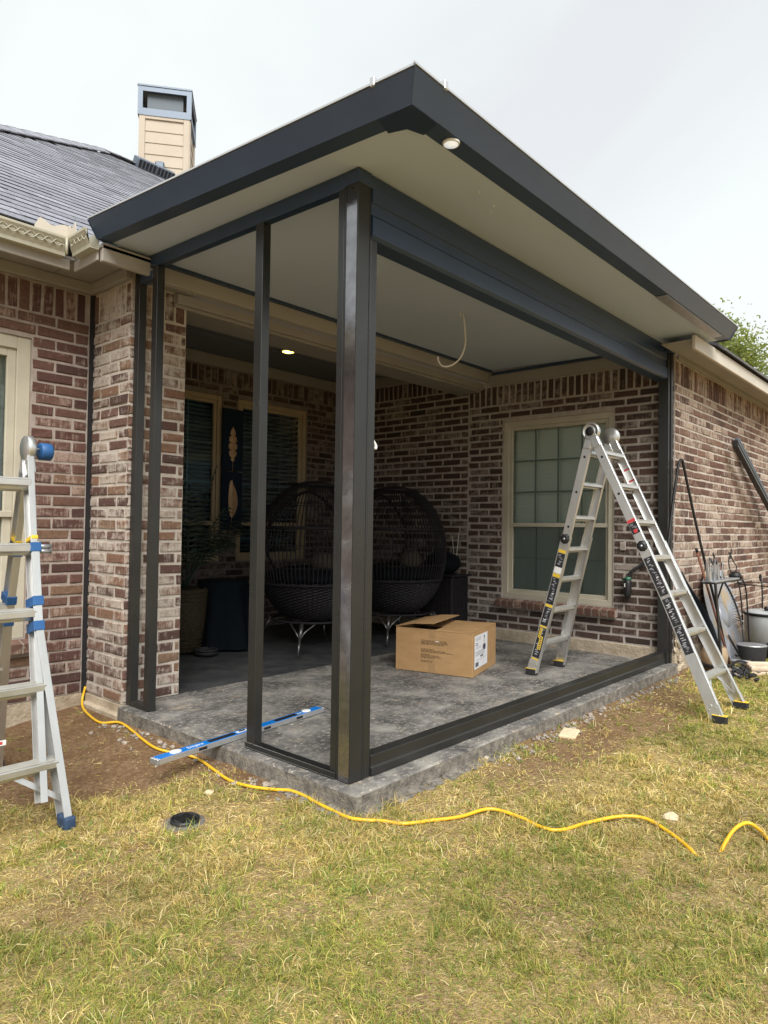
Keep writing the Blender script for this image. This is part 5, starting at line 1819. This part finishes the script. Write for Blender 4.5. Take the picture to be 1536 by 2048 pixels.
mb = MB(); mb.box(XW - 0.03, XW - 0.013, .395, .45, 1.0, 1.08, M['mortar']); mb.build('outlet_cover', hb, .004)

# ------------------------------------------------------------------ clutter along the right wall
gr = lambda x_, y_: float(gz(x_, y_))
# bent black trim strip
mb = MB()
pts = smooth_path([(3.86, -.075, .98), (3.99, -.075, 1.4), (4.10, -.085, 1.76), (4.135, -.09, 1.825), (4.175, -.095, 1.835), (4.205, -.10, 1.78), (4.33, -.14, 1.40), (4.46, -.20, .95), (4.66, -.26, .45), (4.86, -.31, gr(4.86, -.31) + .01)], 5)
mb.tube(pts, .013, M['iron'], 6)
tag(mb.build('bent_rod'), 'black bent metal strip leaning at the house corner beside the ladder', 'rod')
mb = MB(); mb.tube([(4.36, -.165, 1.035), (4.37, -.168, 1.00)], .013, M['iron'], 7); mb.tube([(4.37, -.168, 1.0), (4.66, -.29, .25), (4.78, -.35, gr(4.78, -.35))], .011, M['rust'], 7)
tag(mb.build('rusty_rod'), 'rusty red iron rod leaning on the right brick wall', 'rod')
# black folded umbrella
fu = thing('folded_umbrella', 'black folded umbrella leaning in the corner behind the ladder', 'umbrella', (4.55, -.22, -.1))
p0, p1 = np.array([4.32, -.09, .72]), np.array([4.66, -.30, gr(4.66, -.3)])
mb = MB(); mb.tube([lerp(p0, p1, t) for t in np.linspace(0, 1, 9)], [.012, .03, .055, .07, .075, .07, .06, .05, .02], M['cushion_dark'], 9); mb.build('canopy', fu)
mb = MB(); mb.tube([p0, p0 + (p0 - p1) * .12], .010, M['iron'], 7); mb.build('handle', fu)

# silhouette stand with shelf
st = thing('iron_plant_stand', 'black iron stand with cut-out leaves above a small shelf by the right wall', 'stand', (4.38, -.35, -.1))
gb = gr(4.45, -.36)
mb = MB(); mb.bar((4.47, -.36, gb), (4.285, -.35, .735), .05, .012, M['iron'], side=(1, 0, 0)); mb.build('post', st, .002)
mb = MB(); mb.box(4.05, 4.93, -.42, -.30, .735, .747, M['iron']); mb.box(4.06, 4.80, -.418, -.302, .7475, .76, M['gal']); mb.build('shelf', st, .002)
mb = MB(); mb.bar((4.33, -.352, .57), (4.52, -.352, .733), .012, .012, M['iron'], side=(0, 1, 0)); mb.build('bracket', st)
mb = MB(); mb.lathe((4.88, -.36, .748), [(.06, 0), (.055, .035), (.035, .06), (0, .07)], M['iron'], 16); mb.build('dome', st)
mb = MB()
rq = random.Random(2)
for k in range(26):
    x_ = rq.uniform(4.02, 4.42); h_ = rq.uniform(.05, .20); ln = rq.uniform(-.04, .04); w_ = rq.uniform(.012, .03)
    y_ = -.36 + rq.uniform(-.03, .03)
    mb.add([(x_ - w_, y_, .762), (x_ + w_, y_, .762), (x_ + ln + w_ * .4, y_, .762 + h_ * .7), (x_ + ln * 1.4, y_, .762 + h_), (x_ + ln - w_ * .5, y_, .762 + h_ * .6)] + [(x_ - w_, y_ + .004, .762), (x_ + w_, y_ + .004, .762), (x_ + ln + w_ * .4, y_ + .004, .762 + h_ * .7), (x_ + ln * 1.4, y_ + .004, .762 + h_), (x_ + ln - w_ * .5, y_ + .004, .762 + h_ * .6)],
           [(0, 1, 2, 3, 4), (9, 8, 7, 6, 5), (0, 5, 6, 1), (1, 6, 7, 2), (2, 7, 8, 3), (3, 8, 9, 4), (4, 9, 5, 0)], M['gal'])
mb.build('cut_leaves', st)
mb = MB()
mb.tube(smooth_path([(4.80, -.36, .76), (4.70, -.36, .84), (4.66, -.36, .92), (4.70, -.36, .97)], 4), .005, M['iron'], 5)
mb.tube(smooth_path([(4.90, -.36, .81), (4.92, -.36, .86), (4.80, -.36, .92), (4.72, -.36, .98)], 4), .005, M['iron'], 5)
mb.tube([(4.42, -.36, .91), (4.52, -.36, .765)], .005, M['iron'], 5)
for k in range(9):
    mb.blob((4.71 + rq.uniform(-.04, .04), -.36, .97 + rq.uniform(-.03, .05)), .014, .006, .014, M['iron'], 6, 4)
    mb.blob((4.20 + rq.uniform(-.12, .1), -.36, .93 + rq.uniform(-.04, .06)), .022, .006, .02, M['iron'], 6, 4)
mb.build('twig', st)

# fan-slit disc
ds = thing('metal_disc', 'large worn steel disc with radial slits leaning on the right wall', 'yard art', (5.15, -.2, -.1))
dc = np.array([5.10, -.205, .375])
dX = np.array([1.0, 0, 0]); dY = nrmv(np.array([0, .25, .80])); dN = np.cross(dX, dY)
dN = dN if dN[1] < 0 else -dN
rD = .48
mb = MB()
nS = 72
for k in range(nS):
    a0 = 2 * math.pi * k / nS; a1 = 2 * math.pi * (k + .80) / nS
    fan = -2.1 < ((a0 + math.pi) % (2 * math.pi) - math.pi) < 1.0
    r0, r1 = (.12, rD * (1.0 + .10 * (k % 2))) if fan else (.12, rD)
    aa1 = a1 if fan else 2 * math.pi * (k + 1.0) / nS
    lift = dN * (.010 if fan else 0.0)
    P = [dc + r0 * (math.cos(a0) * dX + math.sin(a0) * dY), dc + r1 * (math.cos(a0) * dX + math.sin(a0) * dY) + lift, dc + r1 * (math.cos(aa1) * dX + math.sin(aa1) * dY) - lift, dc + r0 * (math.cos(aa1) * dX + math.sin(aa1) * dY)]
    mb.add(P + [p + dN * .004 for p in P], [(0, 1, 2, 3), (7, 6, 5, 4), (0, 4, 5, 1), (1, 5, 6, 2), (2, 6, 7, 3)], M['steel_worn'])
mb.lathe(dc, [(.135, 0), (.135, .005), (.05, .012), (0, .012)], M['steel_worn'], 36, X=dX, Y=dY, Z=dN)
mb.build('fan_plate', ds)
mb = MB()
mb.tube([p + dN * .016 for p in arc(dc, rD * .86, -1.9, 1.6, 28, dX, dY)], .009, M['iron'], 6); mb.build('rim_rod', ds)
mb = MB(); mb.tube([dc + dN * .02 - dX * .15 + dY * -.20, dc + dN * .02 - dX * .02 - dY * .40, dc + dN * .02 + dX * .1 - dY * .49], .009, M['iron'], 6); mb.build('stand_rod', ds)

# clay jar, black pan, pipe, hoop, rubble
jar = thing('clay_jar', 'tan clay jar on the soil behind the ladder rails', 'jar', (4.52, -.28, gr(4.52, -.28)))
g0 = gr(4.52, -.28)
mb = MB(); mb.lathe((4.52, -.28, g0), [(.07, 0), (.105, .06), (.115, .14), (.10, .20), (.085, .215), (.08, .2), (0, .19)], M['clay'], 20); mb.build('jar_body', jar)
mb = MB(); mb.lathe((4.52, -.28, g0), [(.117, .03), (.122, .035), (.122, .055), (.117, .06)], M['iron'], 20); mb.build('band', jar)
g0 = gr(5.22, -.42)
pn = thing('black_pan', 'shallow round black pan on the ground below the steel disc', 'pan', (5.22, -.42, g0))
mb = MB(); mb.lathe((5.22, -.42, g0), [(.12, 0), (.125, .02), (.135, .15), (.135, .155)], M['rubber'], 26); mb.build('pan_body', pn)
mb = MB(); mb.lathe((5.22, -.42, g0), [(.138, .156), (.14, .165), (.12, .17), (0, .166)], M['gal'], 26); mb.build('lid', pn)
mb = MB(); mb.tube([(4.80, -.30, gr(4.8, -.3) + .05), (4.86, -.50, gr(4.86, -.5) + .045)], .022, M['gal'], 10)
tag(mb.build('short_pipe'), 'short grey pipe lying on the ground before the black pan', 'pipe')
mb = MB(); mb.tube(arc((4.62, -.50, gr(4.62, -.5)), .09, 0, math.pi, 16, (.35, -.93, 0), (0, 0.3, 1)), .011, M['rubber'], 6)
tag(mb.build('rubber_hoop'), 'black half hoop sticking out of the dark mulch', 'hoop')
mb = MB()
rq = random.Random(6)
for k in range(150):
    x_, y_ = 4.45 + rq.gauss(0, .17), -.48 + rq.gauss(0, .10)
    s_ = rq.uniform(.008, .026)
    mb.blob((x_, y_, gr(x_, y_) + s_ * .5 + rq.uniform(0, .03)), s_, s_ * rq.uniform(.6, 1.2), s_ * .7, M['rubber'] if rq.random() < .75 else M['grey_stone'], 6, 4, .3)
o = mb.build('dark_mulch'); o['kind'] = 'stuff'; o['label'] = 'dark mulch and charcoal pieces by the house corner'

# drum on an iron scroll frame
dr = thing('drum_planter', 'pale drum in a black iron scroll frame at the right picture edge', 'drum', (6.02, -.40, -.1))
g0 = gr(6.02, -.40)
c_ = np.array([6.02, -.40, 0])
mb = MB(); mb.lathe((6.02, -.40, g0), [(.22, .08), (.235, .09), (.24, .40), (.24, .42), (.2, .44), (0, .45)], M['drum_white'], 30); mb.build('drum_body', dr)
mb = MB(); mb.lathe((6.02, -.40, g0), [(.243, .39), (.250, .395), (.250, .415), (.243, .42)], M['iron'], 30); mb.build('band', dr)
mb = MB(); mb.blob((5.92, -.40, g0 + .47), .03, .03, .025, M['iron'], 10, 6); mb.build('lid_knob', dr)
for k in range(6):
    an = k * math.pi / 3 + .45
    e = np.array([math.cos(an), math.sin(an), 0])
    mb = MB()
    pts = smooth_path([c_ + e * .24 + Zv * g0, c_ + e * .262 + Zv * (g0 + .2), c_ + e * .275 + Zv * (g0 + .45), c_ + e * .30 + Zv * (g0 + .68), c_ + e * .34 + Zv * (g0 + .78)], 5)
    pts += [p for p in arc(c_ + e * .37 + Zv * (g0 + .77), .035, math.pi * .8, -math.pi * 1.1, 14, e, Zv)]
    mb.tube(pts, .008, M['iron'], 6); mb.build('scroll_upright', dr)
for z, r_ in ((.06, .25), (.10, .25), (.72, .312)):
    mb = MB(); mb.tube(arc((c_[0], c_[1], g0 + z), r_, 0, 2 * math.pi, 33, (1, 0, 0), (0, 1, 0)), .006, M['iron'], 5, caps=False); mb.build('hoop', dr)
wh = thing('small_wheel', 'small black rubber wheel lying beside the drum', 'wheel', (5.48, -.52, gr(5.48, -.52)))
wc = np.array([5.48, -.52, gr(5.48, -.52) + .085])
mb = MB(); mb.lathe(wc, [(.045, -.025), (.08, -.025), (.085, -.015), (.085, .015), (.08, .025), (.045, .025)], M['rubber'], 22, X=(1, 0, 0), Y=(0, 0, 1), Z=(-.5, -.866, 0)); mb.build('tyre', wh)
mb = MB(); mb.lathe(wc, [(.046, -.02), (.046, .02), (.02, .028), (0, .028)], M['dark'], 18, X=(1, 0, 0), Y=(0, 0, 1), Z=(-.5, -.866, 0)); mb.build('hub', wh)

# splash block
Lb, Wb = nrmv(np.array([.62, -.78, 0])), nrmv(np.array([-.33, -.17, 0]))
sb = thing('splash_block', 'pinkish concrete splash block on the grass at the right picture edge', 'splash block', (4.75, -.75, gr(4.75, -.75)))
A0 = np.array([4.72, -.47, gr(4.6, -.6) - .01])
mb = MB()
hS = .085
mb.obox(A0 + Wb * .14 + Lb * .30 + Zv * .02, Wb * .14, Lb * .30, Zv * .022, M['splash'])
mb.obox(A0 + Wb * .025 + Lb * .30 + Zv * .0635, Wb * .025, Lb * .30, Zv * .0215, M['splash'])
mb.obox(A0 + Wb * .255 + Lb * .30 + Zv * .0635, Wb * .025, Lb * .30, Zv * .0215, M['splash'])
mb.obox(A0 + Wb * .14 + Lb * .03 + Zv * .0635, Wb * .0895, Lb * .03, Zv * .0213, M['splash'])
mb.build('trough', sb, .014, segs=3)

# leaning aluminium channels
lab = ['front dark aluminium channel leaning on the right brick wall', 'rear grey aluminium channel leaning on the right brick wall']
tips = [(5.62, -.17, 2.13), (5.93, -.10, 2.20)]
for k, (tx, ty, tz) in enumerate(tips):
    p0 = np.array([tx, ty, tz]); p1 = np.array([9.6 + k * .2, -.42 + k * .06, -.08])
    mb = MB()
    d_ = nrmv(p1 - p0); s_ = np.array([0, -1.0, 0]); s_ = nrmv(s_ - d_ * (s_ @ d_)); u_ = np.cross(s_, d_); u_ = u_ if u_[2] > 0 else -u_
    w_, h_ = .055, .085 if k == 0 else .07
    P = [(-w_ / 2, -h_ / 2), (w_ / 2, -h_ / 2), (w_ / 2, -h_ / 4), (w_ / 2 - .006, -h_ / 4), (w_ / 2 - .006, 0), (w_ / 2, 0), (w_ / 2, h_ / 4), (w_ / 2 - .008, h_ / 4), (w_ / 2 - .008, h_ / 2), (-w_ / 2, h_ / 2)]
    mb.prof(p0, p1, P, M['bronze'] if k == 0 else M['shroud'], s_, u_)
    tag(mb.build('aluminium_channel', bevel=.002), lab[k], 'channel', 'aluminium channels leaning on the right wall')

# ------------------------------------------------------------------ drain, stones
P = on_ground(370, 1645)
dn_ = thing('drain_cover', 'round black plastic drain cap set in the lawn', 'drain cover', tuple(P))
P[2] -= 0.001
mb = MB(); mb.lathe((P[0], P[1], P[2]), [(.062, -.02), (.064, .010), (.078, .009), (.090, .003), (.096, -.02)], M['concrete_side'], 32); mb.build('collar', dn_)
mb = MB(); mb.lathe((P[0], P[1], P[2]), [(.0, .020), (.044, .020), (.047, .014), (.054, .014), (.057, .023), (.061, .022), (.0615, -.01)], M['dark'], 32)
for k in range(-3, 4):
    mb.box(P[0] - .036, P[0] + .036, P[1] + k * .011 - .0025, P[1] + k * .011 + .0025, P[2] + .0205, P[2] + .0245, M['dark'])
mb.build('cap', dn_)
for (px, py, s_, lab) in ((1342, 1641, .034, 'pale limestone lump on the dry lawn near the cord on the right'), (418, 1588, .020, 'small pale stone on the grass between the drain cap and slab')):
    P = on_ground(px, py)
    mb = MB(); mb.blob((P[0], P[1], P[2] + s_ * .35), s_ * 1.15, s_, s_ * .62, M['stone'], 11, 7, .14)
    tag(mb.build('stone'), lab, 'stone')
P = on_ground(1138, 1470)
mb = MB(); mb.obox((P[0], P[1], P[2] + .008), (.075, .02, .004), (-.015, .05, 0), (0, 0, .012), M['stone'])
tag(mb.build('flat_stone', bevel=.008), 'flat tan stone beside the long slab edge', 'stone')
# rubble along the slab edge
mb = MB()
rq = random.Random(16)
for k in range(330):
    if k < 230:
        x_ = rq.uniform(.9, 3.9); y_ = -.125 - abs(rq.gauss(0, .055))
    else:
        x_ = -.10 - abs(rq.gauss(0, .07)); y_ = rq.uniform(.0, 2.0)
    s_ = rq.uniform(.004, .017)
    mb.blob((x_, y_, gr(x_, y_) + s_ * .4), s_, s_ * rq.uniform(.6, 1.3), s_ * .7, M['grey_stone'], 6, 4, .3)
o = mb.build('rubble'); o['kind'] = 'stuff'; o['label'] = 'crumbled concrete and clods along the slab edge'

# ------------------------------------------------------------------ tree beyond the house
tr_ = thing('tree', 'light green tree rising beyond the right-hand eave', 'tree', (15.8, 1.5, -.1))
mb = MB(); tb0 = np.array([15.8, 1.5, -.1])
mb.tube([tb0, tb0 + (0.05, .02, 1.6), tb0 + (.0, .1, 3.2), tb0 + (.1, .1, 4.9)], [.22, .17, .12, .05], M['tree_bark'], 9); mb.build('trunk', tr_)
rt = random.Random(31)
limbs = []
mb = MB()
for k in range(18):
    an = rt.uniform(0, 2 * math.pi); h0 = rt.uniform(1.8, 4.0)
    st_ = tb0 + np.array([0, .08, h0]); L_ = rt.uniform(1.4, 2.6)
    e = np.array([math.cos(an), math.sin(an), rt.uniform(.3, 1.1)])
    mid = st_ + e * L_ * .5 + np.array([0, 0, .1]); end = st_ + e * L_ * .85 + np.array([0, 0, rt.uniform(0, .5)])
    limbs.append((st_, mid, end)); mb.tube([st_, mid, end], [.06, .035, .012], M['tree_bark'], 6)
mb.build('limbs', tr_)
tv, tf = [], []
tips = []
for a, b_, c in limbs:
    for t in (.35, .55, .75, .95, 1.05):
        tips.append(lerp(lerp(a, b_, min(1, t * 2)), lerp(b_, c, max(0, t * 2 - 1)), .5 if t < .6 else .8))
        tips.append(lerp(b_, c, t))
for k in range(60000):
    c_ = tips[rt.randrange(len(tips))]
    s = .30
    p = np.array([rt.gauss(c_[0], s), rt.gauss(c_[1], s), rt.gauss(c_[2], s * .8)])
    u_ = nrmv(np.array([rt.gauss(0, 1), rt.gauss(0, 1), rt.gauss(-.3, .6)])); w_ = nrmv(np.cross(u_, (rt.gauss(0, 1), rt.gauss(0, 1), rt.gauss(0, 1)))); l_ = rt.uniform(.030, .065)
    k0 = len(tv)
    tv += [tuple(p - u_ * l_), tuple(p + w_ * l_ * .42), tuple(p + u_ * l_), tuple(p - w_ * l_ * .42)]
    tf.append((k0, k0 + 1, k0 + 2, k0 + 3))
mb = MB(); mb.add(tv, tf, M['leaf']); mb.build('crown', tr_)

# ------------------------------------------------------------------ grass
fw = np.array([math.sin(YAW), math.cos(YAW)]); rt_ = np.array([math.cos(YAW), -math.sin(YAW)])
r_in, r_out, rk = 0.7, 8.8, 2.4
rad_grid = np.linspace(r_in, r_out, 4000)
cdf = np.cumsum(rad_grid * np.minimum(1, (rk / rad_grid) ** 1.25)); cdf /= cdf[-1]
Pd = on_ground(370, 1645)


def scatter(N):
    """points on the lawn, thinning with distance"""
    ra = np.interp(rng.random(N), cdf, rad_grid)
    th = rng.uniform(-R(47), R(47), N)
    x = CAM[0] + ra * (np.cos(th) * fw[0] + np.sin(th) * rt_[0])
    y = CAM[1] + ra * (np.cos(th) * fw[1] + np.sin(th) * rt_[1])
    return x, y, ra


def on_lawn(x, y):
    k = ~((x > -0.088) & (y > -0.130)) & ~((x > 4.10) & (y > -0.075)) & (y < 2.5) & (x < 8.0)
    return k & (((x - Pd[0]) ** 2 + ((y - Pd[1])) ** 2) > 0.100 ** 2)


def greenness(x, y):
    g = fnoise(x * 0.95 + 21, y * 0.95 + 2, 3) + 0.35 * (fnoise(x * 5 + 3, y * 5, 2) - .5) + 0.12 * sstep(0.6, -1.8, x) - 0.05
    return sstep(0.40, 0.66, g)


# tufts: many blades from one root, and loose dry blades lying between them
cxn, cyn, cr_ = scatter(52000)
k = on_lawn(cxn, cyn) & (rng.random(len(cxn)) < (1 - bare_mask(cxn, cyn) * 0.98) * (0.22 + 0.95 * sstep(0.30, 0.62, fnoise(cxn * 4.2 + 3, cyn * 4.2 + 8, 3))))
cxn, cyn, cr_ = cxn[k], cyn[k], cr_[k]
nb_ = rng.integers(7, 17, len(cxn))
ci = np.repeat(np.arange(len(cxn)), nb_)
nt_ = len(ci)
g_c = rng.random(len(cxn)) < (0.22 + 0.66 * greenness(cxn, cyn))
l_c = rng.gamma(7.0, 1 / 7.0, len(cxn)) * (0.7 + .6 * fnoise(cxn * 3 + 31, cyn * 3, 2)); t_c = rng.uniform(.72, 1.18, len(cxn)); p_c = rng.integers(0, 5, len(cxn))
spread = .010 * np.maximum(1, cr_ / 3)
tx = cxn[ci] + rng.normal(0, 1, nt_) * spread[ci]; ty = cyn[ci] + rng.normal(0, 1, nt_) * spread[ci]
lx, ly, lr = scatter(430000)
k = on_lawn(lx, ly) & (rng.random(len(lx)) < 1 - bare_mask(lx, ly) * 0.90)
lx, ly, lr = lx[k], ly[k], lr[k]
nl_ = len(lx)
gx = np.concatenate([tx, lx]); gy = np.concatenate([ty, ly]); rad_ = np.concatenate([cr_[ci], lr])
k = on_lawn(gx, gy)
isg = np.concatenate([np.where(rng.random(nt_) < .84, g_c[ci], ~g_c[ci]), rng.random(nl_) < .13 + .42 * greenness(lx, ly)])[k]
Lb_ = np.concatenate([.037 * l_c[ci] * rng.uniform(.6, 1.25, nt_), rng.gamma(5.0, .0055, nl_)]).clip(.012, .085)[k]
el = np.concatenate([rng.normal(.72, .36, nt_), rng.normal(.16, .20, nl_)]).clip(.02, 1.45)[k]
tint = np.concatenate([t_c[ci] * rng.uniform(.85, 1.15, nt_), rng.uniform(.65, 1.2, nl_)])[k]
pick = np.concatenate([np.where(rng.random(nt_) < .6, p_c[ci], rng.integers(0, 5, nt_)), rng.integers(0, 5, nl_)])[k]
gx, gy, rad_ = gx[k], gy[k], rad_[k]
n = len(gx)
zg = gz(gx, gy)
wd_ = rng.uniform(.0007, .0015, n) * np.maximum(1, rad_ / 2.3)
az = rng.uniform(0, 2 * math.pi, n)
dx, dy = np.cos(az), np.sin(az)
sxn, syn = -dy, dx
roll = rng.uniform(-.9, .9, n)
curl = rng.uniform(.1, 1.0, n)
V = np.zeros((n, 5, 3), np.float32)
b0 = np.stack([gx, gy, zg - .003], -1)
side = np.stack([sxn * np.cos(roll), syn * np.cos(roll), np.sin(roll)], -1)
dir1 = np.stack([dx * np.cos(el), dy * np.cos(el), np.sin(el)], -1)
el2 = np.maximum(el - curl, -.15)
az2 = az + rng.normal(0, .4, n)
dir2 = np.stack([np.cos(az2) * np.cos(el2), np.sin(az2) * np.cos(el2), np.sin(el2)], -1)
mid = b0 + dir1 * (Lb_ * .5)[:, None]
tip = mid + dir2 * (Lb_ * .55)[:, None]
mid[:, 2] = np.maximum(mid[:, 2], zg + .002); tip[:, 2] = np.maximum(tip[:, 2], zg + .001)
V[:, 0] = b0 - side * wd_[:, None]; V[:, 1] = b0 + side * wd_[:, None]
V[:, 2] = mid + side * (wd_ * .85)[:, None]; V[:, 3] = mid - side * (wd_ * .85)[:, None]; V[:, 4] = tip
me = bpy.data.meshes.new('grass')
me.vertices.add(n * 5)
me.vertices.foreach_set('co', V.reshape(-1))
base = (np.arange(n) * 5)[:, None]
li = np.concatenate([base + np.array([0, 1, 2, 3]), base + np.array([3, 2, 4])], 1).reshape(-1)
me.loops.add(n * 7)
me.loops.foreach_set('vertex_index', li.astype(np.int32))
me.polygons.add(n * 2)
ls_ = np.stack([np.arange(n) * 7, np.arange(n) * 7 + 4], -1).reshape(-1)
me.polygons.foreach_set('loop_start', ls_.astype(np.int32))
straw = np.array([[.57, .435, .15], [.65, .52, .21], [.43, .31, .10], [.52, .40, .14], [.68, .57, .30]])
grn = np.array([[.24, .285, .050], [.33, .345, .070], [.43, .40, .095], [.155, .23, .052], [.27, .30, .058]])
colr = np.where(isg[:, None], grn[pick], straw[pick]) * 1.05 * tint[:, None]
colr = colr * (0.66 + .66 * fnoise(gx * 1.9 + 5, gy * 1.9 + 9, 4))[:, None]
ca = me.color_attributes.new('blade', 'FLOAT_COLOR', 'POINT')
cc = np.ones((n, 5, 4), np.float32); cc[:, :, :3] = colr[:, None, :]
ca.data.foreach_set('color', cc.reshape(-1))
me.materials.append(M['grass'])
me.update(calc_edges=True)
me.validate()
go = bpy.data.objects.new('grass', me)
COL.objects.link(go)
go['kind'] = 'stuff'
go['label'] = 'short dry lawn grass, patches of green and straw'
